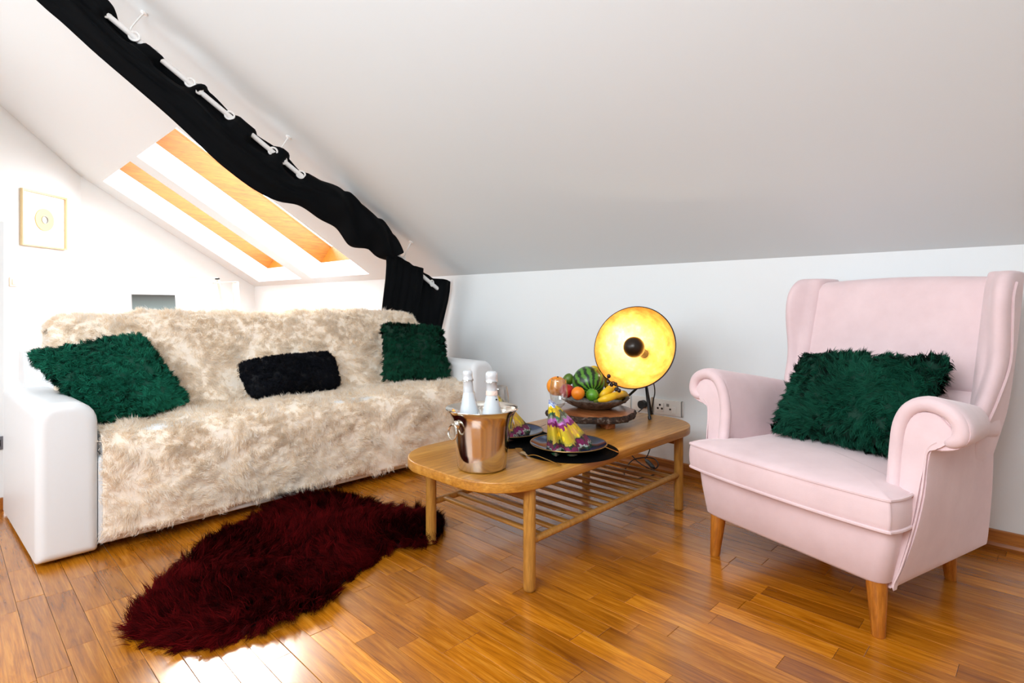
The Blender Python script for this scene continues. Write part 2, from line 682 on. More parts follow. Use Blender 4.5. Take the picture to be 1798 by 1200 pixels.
# ================================================================= sofa
leather = M('white_leather', '#e5e8ea', 0.42, spec=0.45)
bump(leather, noise(leather, coords(leather, (90, 90, 90)), 1.0, 4), 0.08, 0.003)
dark_m = M('black_plastic', '#0b0b0c', 0.45)
SX0, SX1 = -3.44, -2.60
sofa = empty('sofa', (-3.0, 1.4, 0), 0, 'long white leather sofa with square padded arms, standing before the dark curtain', 'sofa')
for ya, yb in ((0.25, 0.435), (2.335, 2.52)):
    rg = rrect(ya, yb, 0.012, 0.588, [0.085, 0.05, 0.012, 0.012], 6)
    o = mesh('arm', *soft_prism(rg, SX0, SX1, lambda u, v, a: (a, u - (.036 * (SX1 - a) / .84 if u < 1 else 0), v), 0.035, 6), leather, sofa, angle=60)
mesh('seat_base', *box((-2.996, 1.385, 0.20), (0.77, 1.90, 0.335), 0.012, 3), leather, sofa, angle=60)
mesh('seat_cushion', *box((-2.96, 1.385, 0.40), (0.66, 1.89, 0.10), 0.04, 4), leather, sofa, angle=60)
rg = [(-3.44, .04), (-3.16, .04), (-3.10, .40), (-3.24, .70), (-3.27, .735), (-3.40, .735), (-3.44, .70)]
mesh('backrest', *loft([[(x, y, z) for x, z in rg] for y in (0.27, 2.50)]), leather, sofa, angle=30)
rg = [(-3.40, .60), (-3.02, .40), (-3.04, .48), (-3.16, .78), (-3.20, .84), (-3.26, .868), (-3.34, .868), (-3.39, .84)]
for ya, yb in ((0.37, 1.36), (1.365, 2.335)):
    mesh('back_cushion', *soft_prism(rg, ya, yb, lambda u, v, a: (u, a, v), 0.03, 4), leather, sofa, angle=60)
for x in (-3.36, -2.72):
    for y in (0.34, 2.43):
        mesh('foot', *lathe([(0.02, 0.0), (0.024, 0.016)], 14, (x, y, 0)), dark_m, sofa)

# ---------------------------------------------------------------- shaggy throw
throw_m = M('throw_backing', '#f6eada', 0.95)
throw_fur = fur_material('throw_pile', '#fffffe', '#f7e4c8', 0.9, 0.0, 0.05, 0.45, False)
prof = [(-3.425, .70), (-3.43, .82), (-3.405, .872), (-3.33, .892), (-3.24, .884), (-3.17, .835), (-3.12, .72), (-3.06, .585), (-3.02, .50),
        (-2.965, .462), (-2.85, .457), (-2.72, .455), (-2.64, .438), (-2.598, .39), (-2.588, .30), (-2.586, .20), (-2.588, .12), (-2.592, .064)]
prof3 = spline([(x, 0, z) for x, z in prof], 3)
NY = 70
R = []
for i, p in enumerate(prof3):
    t = i / (len(prof3) - 1)
    row = []
    y0 = 0.355 if p.z > .5 and p.x < -2.99 else 0.445
    y1 = 2.345 if p.z > .5 and p.x < -2.99 else 2.325
    for j in range(NY + 1):
        y = y0 + (y1 - y0) * j / NY
        wv = 0.009 * math.sin(y * 7 + t * 9) + 0.006 * math.sin(y * 15 - t * 17)
        if t > .72:   # skirt: hangs in shallow folds
            wv += 0.010 * math.sin(y * 11 + 1) * (t - .72) / .28
        dx = wv if (p.z < .42 or p.z > .5) else wv * .3
        dz = wv if p.z > .42 else 0
        e = 0
        if p.x < -2.99 and p.z > .5:   # rounded top corners of the back
            q = min(y - y0, y1 - y)
            e = -0.05 * max(0, 1 - q / .08) ** 2 if p.z > .8 else 0
        row.append((p.x + dx * .8, y, p.z + dz * .6 + e))
    R.append(row)
TV, TF = loft(R, False, False)
TF = [q[::-1] for q in TF] if True else TF
a, b, c, _ = [Vector(TV[k]) for k in TF[40 * NY]]
if (b - a).cross(c - a).x < 0:
    TF = [q[::-1] for q in TF]
throw = mesh('throw_blanket', TV, TF, throw_m, None)
tag(throw, 'cream shaggy throw blanket spread over back, seat and front of the white sofa', 'throw blanket')
sd = throw.modifiers.new('solidify', 'SOLIDIFY'); sd.thickness = 0.006; sd.offset = 1


def throw_mask(P):
    L = np.ones(len(P))
    z, y, x = P[:, 2], P[:, 1], P[:, 0]
    fr = x > -2.66
    # quilting lines and the fold near the left end lie flat
    L *= 1 - 0.62 * np.exp(-((z - .105 - .012 * np.sin(y * 6)) / .012) ** 2) * fr
    L *= 1 - 0.6 * np.exp(-((y - .56 - .02 * np.sin(z * 20)) / .012) ** 2) * fr
    L *= 1 - 0.35 * np.exp(-((z - .25 - .02 * np.sin(y * 9)) / .014) ** 2) * fr
    L *= 0.92 + .22 * np.sin(y * 31 + 3 * np.sin(z * 27 + x * 19)) + .18 * np.sin(z * 43 + x * 37 + 2 * np.sin(y * 23))
    L *= np.where(x < -3.38, 0.6, 1.0)
    return L


fur('pile', TV, TF, throw_fur, throw, 17000, 26, 0.033, 0.0017, 0.0145, 0.5, 0.85, (0.05, 0, -0.38), 1.1, throw_mask, 0.6, 21.0, 0.8, 0.10)


# ================================================================= cushions
def cushion(name, TL, TR, BR, BL, thick, mat, label, col_a, col_b, group=None, flen=0.032, tufts=1500, per=26, n=16, pinch=0.06, lay=(0, 0, -.3), width=.0022, rnd=.05):
    TL, TR, BR, BL = map(Vector, (TL, TR, BR, BL))
    nrm = (TR - TL).cross(BL - TL).normalized() * -1
    if nrm.dot(Vector((0, 0, .95)) - (TL + BR) / 2) < 0:
        nrm = -nrm
    V, F = [], []
    for s in (1, -1):
        for i in range(n + 1):
            for j in range(n + 1):
                u, v = -1 + 2 * j / n, -1 + 2 * i / n
                k = 1 - pinch * (1 - u * u) * v * v - pinch * (1 - v * v) * u * u
                uu, vv = (u * (1 - pinch * (1 - v * v)) + 1) / 2, (v * (1 - pinch * (1 - u * u)) + 1) / 2
                kr = 1 - rnd * (u * v) ** 4
                uu, vv = .5 + (uu - .5) * kr, .5 + (vv - .5) * kr
                p = (TL * (1 - uu) + TR * uu) * (1 - vv) + (BL * (1 - uu) + BR * uu) * vv
                h = thick * 0.5 * (max(0, 1 - abs(u) ** 2.4) ** .55) * (max(0, 1 - abs(v) ** 2.4) ** .55)
                V.append(p + nrm * (h * s))
    m = (n + 1) ** 2
    for s in range(2):
        for i in range(n):
            for j in range(n):
                a = s * m + i * (n + 1) + j
                q = (a, a + 1, a + n + 2, a + n + 1)
                F.append(q)
    a, b, c, _ = F[n * n // 2 + n // 2]
    if (V[b] - V[a]).cross(V[c] - V[a]).dot(nrm) < 0:
        F = [q[::-1] for q in F[:n * n]] + F[n * n:]
    else:
        F = F[:n * n] + [q[::-1] for q in F[n * n:]]
    me = bpy.data.meshes.new(name)
    me.from_pydata([tuple(v) for v in V], [], F)
    bm = bmesh.new(); bm.from_mesh(me); bmesh.ops.remove_doubles(bm, verts=bm.verts, dist=1e-5); bm.to_mesh(me); bm.free()
    me.polygons.foreach_set('use_smooth', [True] * len(me.polygons))
    o = link(name, me, M(name + '_cover', col_a, 0.9))
    tag(o, label, 'cushion', group)
    fur('pile', V, F, fur_material(name + '_pile', col_a, col_b, 0.7, 0.0, 0.12), o, tufts, per, flen, width, 0.013, 0.7, 0.75, lay, 1.1, None, 0.4, 16.0)
    return o


cushion('green_cushion', (-2.985, .245, .755), (-3.06, .67, .81), (-2.84, .815, .50), (-2.73, .465, .465), 0.15, None,
        'large dark green shaggy cushion leaning on the left arm of the white sofa', '#084a38', '#1a7257', None, 0.028, 2000, 30)
cushion('black_cushion', (-2.96, 1.05, .655), (-3.0, 1.595, .675), (-2.90, 1.61, .48), (-2.83, 1.075, .485), 0.15, None,
        'small oblong black fluffy cushion lying in the middle of the cream throw', '#04050a', '#0b0e18', None, 0.017, 2000, 28, lay=(0, 0, -.15), width=.0022, rnd=.09, pinch=0.02)
cushion('green_cushion', (-3.05, 1.96, .83), (-2.90, 2.33, .795), (-2.76, 2.28, .49), (-2.90, 1.87, .49), 0.14, None,
        'dark green shaggy cushion standing upright at the right end of the sofa near the wall', '#042f20', '#0d4a34', None, 0.030, 1500, 28)

# ================================================================= burgundy sheepskin
rug_px = [(-1.96, .393), (-2.1, .48), (-2.227, .577), (-2.34, .70), (-2.452, .843), (-2.54, 1.05), (-2.597, 1.256), (-2.53, 1.37), (-2.33, 1.43), (-2.19, 1.474),
          (-2.055, 1.545), (-1.93, 1.55), (-1.855, 1.524), (-1.79, 1.43), (-1.779, 1.36), (-1.835, 1.239), (-1.78, 1.114), (-1.72, .95), (-1.655, .85),
          (-1.655, .74), (-1.65, .63), (-1.69, .49), (-1.80, .40), (-1.88, .385)]
cx = sum(p[0] for p in rug_px) / len(rug_px); cy = sum(p[1] for p in rug_px) / len(rug_px)
ol = spline([(x, y, 0) for x, y in rug_px], 4, True)
rings = []
for k, zz in ((1.0, 0.004), (0.985, 0.012), (0.9, 0.016), (0.75, 0.018), (0.5, .019), (0.25, .02)):
    rings.append([(cx + (p.x - cx) * k * .965, cy + (p.y - cy) * k * .95, zz) for p in ol])
V, F = loft(rings, True, True, True)
rug = mesh('sheepskin_rug', V, F, M('hide', '#1a0406', 0.95), None, angle=180)
tag(rug, 'dark burgundy long-haired sheepskin rug lying on the parquet before the sofa', 'rug')
V2, F2 = loft(rings, True, False)
n = len(rings[0]); V2.append((cx, cy, .02)); b = (len(rings) - 1) * n
F2 += [(b + j, b + (j + 1) % n, len(V2) - 1) for j in range(n)]
a, bb, c = [Vector(V2[q]) for q in F2[-1]]
if (bb - a).cross(c - a).z < 0:
    F2 = [q[::-1] for q in F2]
fur('wool', V2, F2, fur_material('burgundy_wool', '#240203', '#5a090b', 0.9, 0.0, 0.04, 0.15), rug, 4200, 36, 0.066, 0.0019, 0.018, 0.8, 0.62, (0.12, -.12, -.05), 1.3, None, 0.4, 10.0)

# ================================================================= coffee table
oak = wood('table_oak', '#a0661c', '#be8230', '#d69e4a', (30, 1.2, 30), 0.34, None, 0.5, 0.15, 0.06, 0.4)
oak_leg = wood('table_oak_legs', '#a06c28', '#b98338', '#cf9c50', (30, 30, 2.0), 0.4)
oak_rail = wood('table_oak_rails', '#8c5c20', '#a4712c', '#bd8a42', (2.0, 30, 30), 0.4)
TX0, TX1, TY0, TY1, TZ = -1.826, -1.214, 1.196, 2.584, 0.38
table = empty('coffee_table', ((TX0 + TX1) / 2, (TY0 + TY1) / 2, 0), 0, 'oak coffee table with rounded corners and a slatted shelf, between sofa and armchair', 'table')
ring = rrect(TX0, TX1, TY0, TY1, 0.20, 10)
mesh('tabletop', *soft_prism(ring, TZ - 0.036, TZ, lambda u, v, a: (u, v, a), 0.004, 3), oak, table, angle=50)
LX, LY = (-1.253, -1.781), (1.373, 2.394)
for x in LX:
    for y in LY:
        mesh('leg', *lathe([(0.015, 0), (0.0195, .004), (.0208, .012), (.0208, TZ - .0365)], 20, (x, y, 0)), oak_leg, table)
ZR = 0.163
for x in LX:
    mesh('rail', *tube([(x, LY[0] + .012, ZR), (x, LY[1] - .012, ZR)], 0.0125, 12), oak_leg, table)
for y in LY:
    mesh('apron', *box((sum(LX) / 2, y, TZ - .0365 - .022), (abs(LX[0] - LX[1]) - .03, .02, .042), .003, 1), oak_rail, table, smooth=False)
NSL = 13
for k in range(NSL):
    y = LY[0] + 0.065 + (LY[1] - LY[0] - 0.13) * k / (NSL - 1)
    mesh('slat', *box((sum(LX) / 2, y, ZR + .003), (abs(LX[0] - LX[1]) - .01, .024, .012), .004, 2), oak_rail, table, angle=60)

# ================================================================= wing armchair
pink = M('pink_velvet', '#e3c8c8', 0.85, spec=0.25)
pv = noise(pink, coords(pink, (7, 7, 7)), 1.0, 4, 0.6)
lk(pink, ramp(pink, pv, [(0.3, '#dbc1c3'), (0.7, '#e6cdcf')]), bs(pink).inputs['Base Color'])
bump(pink, noise(pink, coords(pink, (260, 260, 260)), 1.0, 2), 0.12, 0.002)
bs(pink).inputs['Sheen Weight'].default_value = 0.35
chair_leg = wood('chair_beech', '#a55c18', '#bd7426', '#cf8a3a', (30, 30, 2.5), 0.35)
CH_O, CH_R = (-0.562, 2.24, 0), math.radians(-17.5)
chair = empty('wing_armchair', CH_O, CH_R, 'pale pink upholstered wing armchair with rolled arms and tapered wooden legs', 'armchair')


def cmesh(name, vf, mat=pink, parent=chair, **kw):
    return mesh(name, *vf, mat, parent, world=False, **kw)


# seat base, narrower at its foot
R = []
for z, hw, yf, ins in ((0.146, .30, -.285, .03), (0.152, .318, -.30, .008), (0.165, .325, -.308, 0), (0.26, .342, -.318, 0), (0.345, .355, -.322, 0), (0.36, .352, -.318, .012), (0.362, .33, -.29, .02)):
    R.append([(u * (1 - .22 * max(0, min(1, (v + .2) / .45))), v + (-.014 * (1 - (u / .36) ** 2) if v < 0 else 0), z) for u, v in rrect(-hw + ins, hw - ins, yf + ins, .30 - ins, .032, 5)])
cmesh('seat_base', loft(R), angle=70)


# T shaped seat cushion, piped along both edges
def tplan(s=0.0):
    pts = [(-.305, .21), (-.31, -.16), (-.325, -.205), (-.345, -.216), (-.358, -.237), (-.364, -.29), (-.358, -.335), (-.338, -.352), (-.18, -.368), (0, -.372)]
    pts = pts + [(-x, y) for x, y in pts[-2::-1]]
    return [(p.x * (1 - s), -.08 + (p.y + .08) * (1 - s)) for p in spline([(x, y, 0) for x, y in pts], 4)]


R = []
for s, z in ((.10, .322), (.02, .322), (0, .327), (-.008, .35), (-.012, .372), (-.008, .395), (0, .415), (.015, .421), (.12, .431), (.35, .441), (.65, .447), (.9, .449)):
    R.append([(x, y, z) for x, y in tplan(s)])
cush = cmesh('seat_cushion', loft(R, True, True, True), angle=180)
for z in (.329, .416):
    cmesh('piping', tube([(x, y, z) for x, y in tplan(-.002)], .0052, 6, True), pink, cush)

# rolled arms
ARM = [(.285, .20), (.300, .30), (.298, .42), (.292, .52), (.298, .60), (.322, .658), (.362, .688), (.402, .690), (.440, .668), (.464, .630), (.464, .592), (.444, .565), (.412, .553),
       (.392, .548), (.390, .50), (.388, .42), (.374, .32), (.350, .22), (.324, .146), (.300, .142), (.285, .15)]


def arm_ring(t, s, grow=0.0):
    out = []
    for x, z in ARM:
        k = 1 - .30 * t if z > .42 else 1
        zz = .42 + (z - .42) * k if z > .42 else z
        xx = x - .115 * min(t, 1) * max(0, (x - .30) / .16) + (.022 * max(0, (x - .36) / .10) * (1 - t) if z > .52 else 0)
        cxx, czz = .37, .40
        xx = cxx + (xx - cxx) * (1 - grow); zz = czz + (zz - czz) * (1 - grow * .5)
        out.append((s * xx, zz))
    return out


def front_lean(z):
    return -.05 * max(0, min(1, (.52 - z) / .36))


for s in (1, -1):
    R = []
    for t, y, g in ((0, -.213, .06), (0, -.216, .02), (0, -.212, 0), (0, -.19, -.0), (.2, -.10, 0), (.45, .02, 0), (.72, .14, 0), (1, .26, 0), (1.1, .33, .03)):
        R.append([(p.x, y + front_lean(p.y) * (1 - min(1, t)), p.y) for p in spline([(x, z, 0) for x, z in arm_ring(t, s, g)], 3, True)])
    arm = cmesh('arm', loft(R), angle=60)
    # padded roll framing the front panel, and the panel itself
    fr = arm_ring(0, s)
    ins = [(.305, .36), (.306, .45), (.307, .53), (.316, .60), (.338, .646), (.37, .668), (.402, .668), (.432, .650), (.446, .62), (.442, .588), (.418, .572)]
    pth = spline([(s * (x + .022 * max(0, (x - .36) / .10) * (z > .55)), -.212 + front_lean(z), z) for x, z in ins], 4)
    rr = [.0205] * (len(pth) - 4) + [.019, .017, .014, .010]
    cmesh('arm_roll', tube(pth, rr, 10), pink, arm, angle=180)
    pan = [(.322, .15), (.322, .45), (.325, .54), (.338, .61), (.365, .645), (.40, .648), (.424, .625), (.436, .60), (.420, .570), (.400, .552), (.388, .53), (.376, .45), (.362, .32), (.338, .2)]
    pn = spline([(x, 0, z) for x, z in pan], 3, True)
    R = [[(s * (.37 + (p.x - .37) * k + .02 * max(0, (p.x - .36) / .10) * (p.z > .55)), yy + front_lean(p.z), .40 + (p.z - .40) * (1 - (1 - k) * .6)) for p in pn] for k, yy in ((1.0, -.20), (1.0, -.2175), (.975, -.221))]
    cmesh('arm_panel', loft(R, True, True), pink, arm, angle=50)
    cmesh('seam', tube(spline([(s * x, -.2195 + front_lean(z), z) for x, z in ((.412, .572), (.390, .55), (.384, .50), (.380, .42), (.366, .32), (.346, .22), (.328, .16))], 4), .003, 6), pink, arm)

# back with a soft fold across it
def yfront(z):
    return .205 + .155 * (z - .42) / .62


R = []
for z in (.150, .165, .25, .36, .42, .50, .58, .64, .655, .67, .72, .80, .88, .95, 1.005, 1.028, 1.040, 1.043):
    yf = yfront(max(z, .36)); yb = .30 + .22 * (z - .15) / .9
    hw = .292 + .042 * max(0, (z - .5)) / .5 if z > .4 else .262 + .03 * (z - .15) / .25
    if z < .4:
        yf = .17
    ins = {1.028: .012, 1.040: .035, 1.043: .06, .150: .02}.get(z, 0)
    dip = .022 if z == .655 else .006 if z in (.64, .67) else 0
    bul = .022 * math.sin(PI * min(1, max(0, (z - .42) / .6)))
    row = []
    NB = 12
    for j in range(NB + 1):
        u = -1 + 2 * j / NB
        row.append((u * (hw - ins * .4), yf + dip + ins - bul * (1 - u * u) , z + (.012 * (1 - u * u) if z > 1.0 else 0)))
    for j in range(NB + 1):
        u = 1 - 2 * j / NB
        row.append((u * (hw - ins * .4), yb - ins, z + (.012 * (1 - u * u) if z > 1.0 else 0)))
    R.append(row)
cmesh('backrest', loft(R), angle=75)

# wings: thick padded ears flowing down into the arms
for s in (1, -1):
    R = []
    for z, tx, ty, ins in ((.17, .285, .20, 0), (.30, .310, .16, 0), (.40, .330, .14, 0), (.46, .340, .15, 0), (.52, .345, .165, 0), (.58, .356, .185, 0), (.64, .370, .205, 0), (.70, .376, .235, 0), (.76, .384, .252, 0), (.82, .389, .250, 0), (.89, .392, .245, 0), (.95, .392, .248, 0),
                           (1.0, .391, .262, .0), (1.032, .388, .285, .005), (1.054, .384, .31, .012), (1.062, .381, .335, .018)):
        yf = yfront(z); yb = .30 + .22 * (z - .15) / .9
        th = .062
        xo = .352 if z > .6 else .275 + .077 * (z - .17) / .43
        P = [(min(.286, xo - .04), yf + .03), (min(.292, tx - .05), yf - .012), (min(.322, tx - .045), yf - .03), (tx - th + .008, ty + .022), (tx - th + .024, ty + .002), (tx - .024, ty - .008), (tx - .004, ty + .006), (tx, ty + .03),
             (tx - .012, (ty + yb) / 2), (xo, yb - .02), (xo - .017, yb), (min(.30, xo - .03), yb), (min(.286, xo - .04), yb - .03)]
        cx_, cy_ = .345, (ty + yb) / 2
        P = [(cx_ + (x - cx_) * (1 - ins * 8), cy_ + (y - cy_) * (1 - ins * 3)) for x, y in P]
        R.append([(s * x, y, z) for x, y in P])
    wg = cmesh('wing', loft(R), angle=180)
    sub(wg, 1)
    cmesh('piping', tube(spline([(s * (tx + .0005), ty + .045, z) for z, tx, ty in ((.55, .350, .165), (.64, .368, .205), (.76, .383, .252), (.89, .391, .245), (.97, .391, .252), (1.02, .389, .28))], 5), .004, 6), pink, wg)
for x, y in ((-.285, -.275), (.285, -.275), (-.215, .27), (.215, .27)):
    sp = 0.010 if x > 0 else -0.010
    V, F = lathe([(.016, 0), (.0175, .003), (.0285, .158)], 20)
    V = [(v[0] + x + sp * (1 - v[2] / .16), v[1] + y + (-.008 if y < 0 else .012) * (1 - v[2] / .16), v[2]) for v in V]
    cmesh('leg', (V, F), chair_leg)

cm = Matrix.Translation(CH_O) @ Matrix.Rotation(CH_R, 4, 'Z')
cushion('green_cushion', cm @ Vector((-.225, .13, .75)), cm @ Vector((.285, .16, .775)), cm @ Vector((.265, -.03, .475)), cm @ Vector((-.22, -.06, .465)), 0.15, None,
        'dark green shaggy cushion lying on the seat of the pink armchair', '#053526', '#0c4c38', None, 0.034, 1900, 32)


# ================================================================= dark curtain on its sloping rod
black_cloth = M('black_curtain_cloth', '#030508', 0.75, spec=0.12)
RX = -3.50


def rod_z(y):
    return 2.41 - .637 * (y - .659)


rod = empty('curtain_rod', (RX, 1.5, 0), 0, 'slim white curtain rod running down the slope of the ceiling through the black curtain', 'curtain rod')
mesh('pole', *tube([(RX, .34, rod_z(.34)), (RX, 2.80, rod_z(2.80))], .015, 12), white_m, rod)
for y in (.34, 2.80):
    mesh('finial', *sphere((RX, y, rod_z(y)), .018), white_m, rod)
for p in ((-3.500, 0.781, 2.433), (-3.500, 1.568, 1.920), (-3.500, 2.510, 1.342)):
    y = p[1]
    zc = ZW + SL * (YW - y)
    a = Vector((RX, y, zc)); b = a - NS * .10
    o = mesh('bracket', *lathe([(.018, 0), (.018, .006), (.007, .010)], 14, a, -NS), white_m, rod)
    k = Vector((RX, y - .055, rod_z(y - .055)))
    mesh('hook', *tube(spline([a, a - NS * .05, (a - NS * .09 + k) / 2 + Vector((0, -.01, 0)), k], 5), .0045, 8), white_m, o)

VIS = [(0.610, 0.734), (0.831, 1.000), (1.044, 1.209), (1.323, 1.463), (1.531, 1.643)]


def weave(y):
    f = 1.0
    for a, b in VIS:
        k = min((y - a + .015) / .03, (b + .015 - y) / .03)
        f = min(f, 1 - 2 * max(0, min(1, k)))
    return f


TOP = [(.40, 2.68), (.50, 2.60)] + [q[1:] for q in ((-3.500, 0.622, 2.500), (-3.500, 0.676, 2.431), (-3.500, 0.804, 2.331), (-3.500, 0.977, 2.228), (-3.500, 1.116, 2.180), (-3.500, 1.241, 2.079), (-3.500, 1.366, 1.998), (-3.500, 1.542, 1.915), (-3.500, 1.662, 1.812), (-3.500, 1.779, 1.765), (-3.500, 1.936, 1.727), (-3.500, 2.031, 1.686), (-3.500, 2.157, 1.593), (-3.500, 2.260, 1.544), (-3.500, 2.348, 1.448), (-3.500, 2.412, 1.348))]
BOT = [(.12, 2.58), (.22, 2.50)] + [q[1:] for q in ((-3.500, 0.363, 2.380), (-3.500, 0.438, 2.325), (-3.500, 0.570, 2.219), (-3.500, 0.721, 2.108), (-3.500, 0.879, 1.991), (-3.500, 1.021, 1.877), (-3.500, 1.156, 1.766), (-3.500, 1.333, 1.653), (-3.500, 1.488, 1.594), (-3.500, 1.635, 1.581), (-3.500, 1.771, 1.511), (-3.500, 1.894, 1.459), (-3.500, 1.992, 1.350), (-3.500, 2.134, 1.337), (-3.500, 2.213, 1.285), (-3.500, 2.299, 1.265))]
T3 = spline([(0, a, b) for a, b in TOP], 9); B3 = spline([(0, a, b) for a, b in BOT], 9)
R = []
NV = 22
for i, (a, b) in enumerate(zip(T3, B3)):
    s = i / (len(T3) - 1)
    tw = max(0, min(1, (s - .60) / .12))           # the twisted knot starts here
    row = []
    yr = (a.y + .1)
    wv = weave(a.y + (b.y - a.y) * .2)
    for side in (1, -1):
        for j in range(NV + 1):
            v = j / NV if side > 0 else 1 - j / NV
            if side < 0 and j in (0, NV):
                continue
            y = a.y + (b.y - a.y) * v; z = a.z + (b.z - a.z) * v
            th = .006 + (.044 + .03 * tw) * math.sin(PI * v ** (1.25 - .4 * tw)) ** (1.5 - .7 * tw)
            rip = (.012 * math.sin(2 * PI * (2.6 * v - 3.0 * s)) + .006 * math.sin(2 * PI * (5.2 * v + 4 * s + .3))) * math.sin(PI * v) ** .6
            if tw:
                rip = (1 - tw) * rip + tw * .020 * math.sin(2 * PI * (1.3 * v - 6.2 * s + .1)) * math.sin(PI * v) ** .4
            cxs = (1 - tw) * (.026 if wv > 0 else .058) * wv * math.exp(-((v - .13) / .2) ** 2)
            x = RX + cxs + side * th + (rip if side > 0 else rip * .5) - .02 * (v > .4) * 0
            if tw and v < .5:
                z += tw * .016 * abs(math.sin(s * 44)) * (1 - 2 * v)
            row.append((x, y, z))
    R.append(row)
cur = mesh('curtain', *loft(R), black_cloth, None, angle=180)
tag(cur, 'black eyelet curtain pulled up and twisted along the sloping rod behind the sofa', 'curtain')
# the end that hangs straight down by the knee wall
a0, a1 = (-3.530, 2.260, 1.319), (-3.530, 2.864, 1.110)
R = []
NZ, NYC = 14, 60
for i in range(NZ + 1):
    t = i / NZ
    row = []
    for j in range(NYC + 1):
        u = j / NYC
        y = a0[1] + (a1[1] - a0[1]) * u; zt = a0[2] + (a1[2] - a0[2]) * u + .018 * abs(math.sin(PI * u * 2.5))
        z = zt + (.02 - zt) * t
        y += (-.045 * u + .0 * (1 - u)) * min(1, t * 2.0)
        drift = .075 * max(0, min(1, (t - .1) / .25))
        x = -3.462 + .022 * math.sin(2 * PI * (u * 2.6 + .15)) * (.3 + .7 * t) + .004 * math.sin(2 * PI * u * 10 + 3 * t)
        x -= drift
        x -= .085 * max(0, min(1, (u - .55) / .05, (.87 - u) / .05)) * max(0, 1 - t / .35)
        row.append((x, y, z))
    R.append(row)
V, F = loft(R, False, False)
dr = mesh('drop', V, F, black_cloth, cur, angle=180)
sd = dr.modifiers.new('solidify', 'SOLIDIFY'); sd.thickness = .006
eye_m = M('white_eyelet', '#f4f4f2', 0.3)
ey = [v for q in VIS for v in q] + [(-3.500, 2.433, 1.277)[1], (-3.500, 2.578, 1.185)[1], (-3.500, 2.698, 1.114)[1]]
for i, y in enumerate(ey):
    c = Vector((RX + .011, y, rod_z(y)))
    d = Vector((1, .25 if i % 2 else -.25, 0)).normalized()
    V, F = tube([c + (Vector((0, 1, 0)) * math.cos(q) + Vector((0, 0, 1)) * math.sin(q)) * .023 + Vector((.010 * math.cos(q) * (1 if i % 2 else -1), 0, 0)) for q in [2 * PI * k / 18 for k in range(18)]], .0058, 6, True)
    mesh('eyelet', V, F, eye_m, cur)

# ================================================================= champagne bucket and bottles
steel = M('polished_steel', '#d8d2c8', 0.13, 1.0)
bs(steel).inputs['Anisotropic'].default_value = 0.5
BK = Vector((-1.437, 1.33, TZ + .0005))
LAT = Vector((sT, cT, 0)); DEP = Vector((-cT, sT, 0))
bk = empty('ice_bucket', BK, 0, 'polished steel ice bucket with ring handles, holding two bottles on the table', 'ice bucket')
po = [(0, 0), (.076, 0), (.082, .002), (.0855, .008), (.0905, .06), (.097, .11), (.104, .155), (.110, .182), (.118, .198), (.1255, .206), (.1275, .2075), (.127, .2095), (.1245, .209), (.116, .2), (.108, .183), (.102, .155), (.095, .11), (.0885, .06), (.083, .012), (0, .010)]
mesh('body', *lathe(po, 64, BK), steel, bk, angle=60)
for sgn in (1, -1):
    n = (LAT * -.78 - DEP * .62) * sgn
    t = n.cross(Vector((0, 0, 1)))
    c = BK + n * .104 + Vector((0, 0, .163))
    mesh('boss', *lathe([(.015, 0), (.015, .004), (.011, .009), (.006, .011), (.0, .012)], 18, c - n * .001, n), steel, bk)
    mesh('lug', *tube([c + n * .006 + t * .010, c + n * .016 + t * .006, c + n * .016 - t * .006, c + n * .006 - t * .010], .004, 8), steel, bk)
    rc = c + n * .018 - Vector((0, 0, .024))
    mesh('ring', *tube([rc + (t * math.cos(q) + (Vector((0, 0, 1)) * .97 - n * .12) * math.sin(q)) * .025 for q in [2 * PI * k / 28 for k in range(28)]], .0034, 8, True), steel, bk)

foil = M('silver_white_foil', '#d8dde1', 0.35, 0.3)
bump(foil, noise(foil, coords(foil, (70, 70, 30)), 1.0, 3, .6), .35, .004)
glass_b = M('white_bottle', '#cfd5d9', 0.18)
lab_m = M('rose_neck_label', '#e7cfc3', 0.5)
gold = M('gold_metal', '#b98a3c', 0.25, 1.0)


def bottle(c, lean, label, second=False):
    ax = Vector(lean).normalized()
    o = empty('sparkling_wine_bottle', c, 0, label, 'bottle', 'bottles in the ice bucket')
    mesh('body', *lathe([(0, 0), (.032, 0), (.037, .006), (.0385, .02), (.0385, .14), (.036, .165), (.029, .20), (.022, .23), (.0185, .245)], 36, c, ax), glass_b, o, angle=60)
    q = [(.0187, .244), (.0178, .262), (.0168, .284), (.0185, .287), (.0188, .291), (.0172, .295), (.0165, .302), (.0172, .308), (.0168, .316), (.013, .321), (0, .322)]
    if second:
        q = [(.0187, .244), (.0182, .262), (.0182, .282), (.0212, .284), (.0215, .289), (.0195, .294), (.0206, .300), (.0208, .309), (.0195, .317), (.014, .322), (0, .323)]
    mesh('foil_cap', *lathe(q, 32, c, ax), foil, o, angle=60)
    p = Vector(c) + ax * .287
    tw = mesh('wire_cage', *tube([p + (LAT * math.cos(a) + DEP * math.sin(a)) * (.0192 if not second else .0222) + Vector((0, 0, .002 * math.sin(4 * a))) for a in [2 * PI * k / 24 for k in range(24)]], .0012, 5, True), steel, o)
    if second:
        mesh('neck_label', *lathe([(.0194, .240), (.0206, .241), (.0196, .255), (.0186, .256)], 32, c, ax), lab_m, o)
        pp = Vector(c) + ax * .246 + LAT * .014 - DEP * .016
        mesh('medallion', *lathe([(.006, 0), (.006, .002), (0, .0022)], 16, pp, LAT * .6 - DEP * .8), lab_m, o)
        pp = Vector(c) + ax * .228 + LAT * .016 - DEP * .0185
        mesh('seal', *lathe([(.003, 0), (.003, .002), (0, .0022)], 10, pp, LAT * .6 - DEP * .8), dark_m, o)
    return o


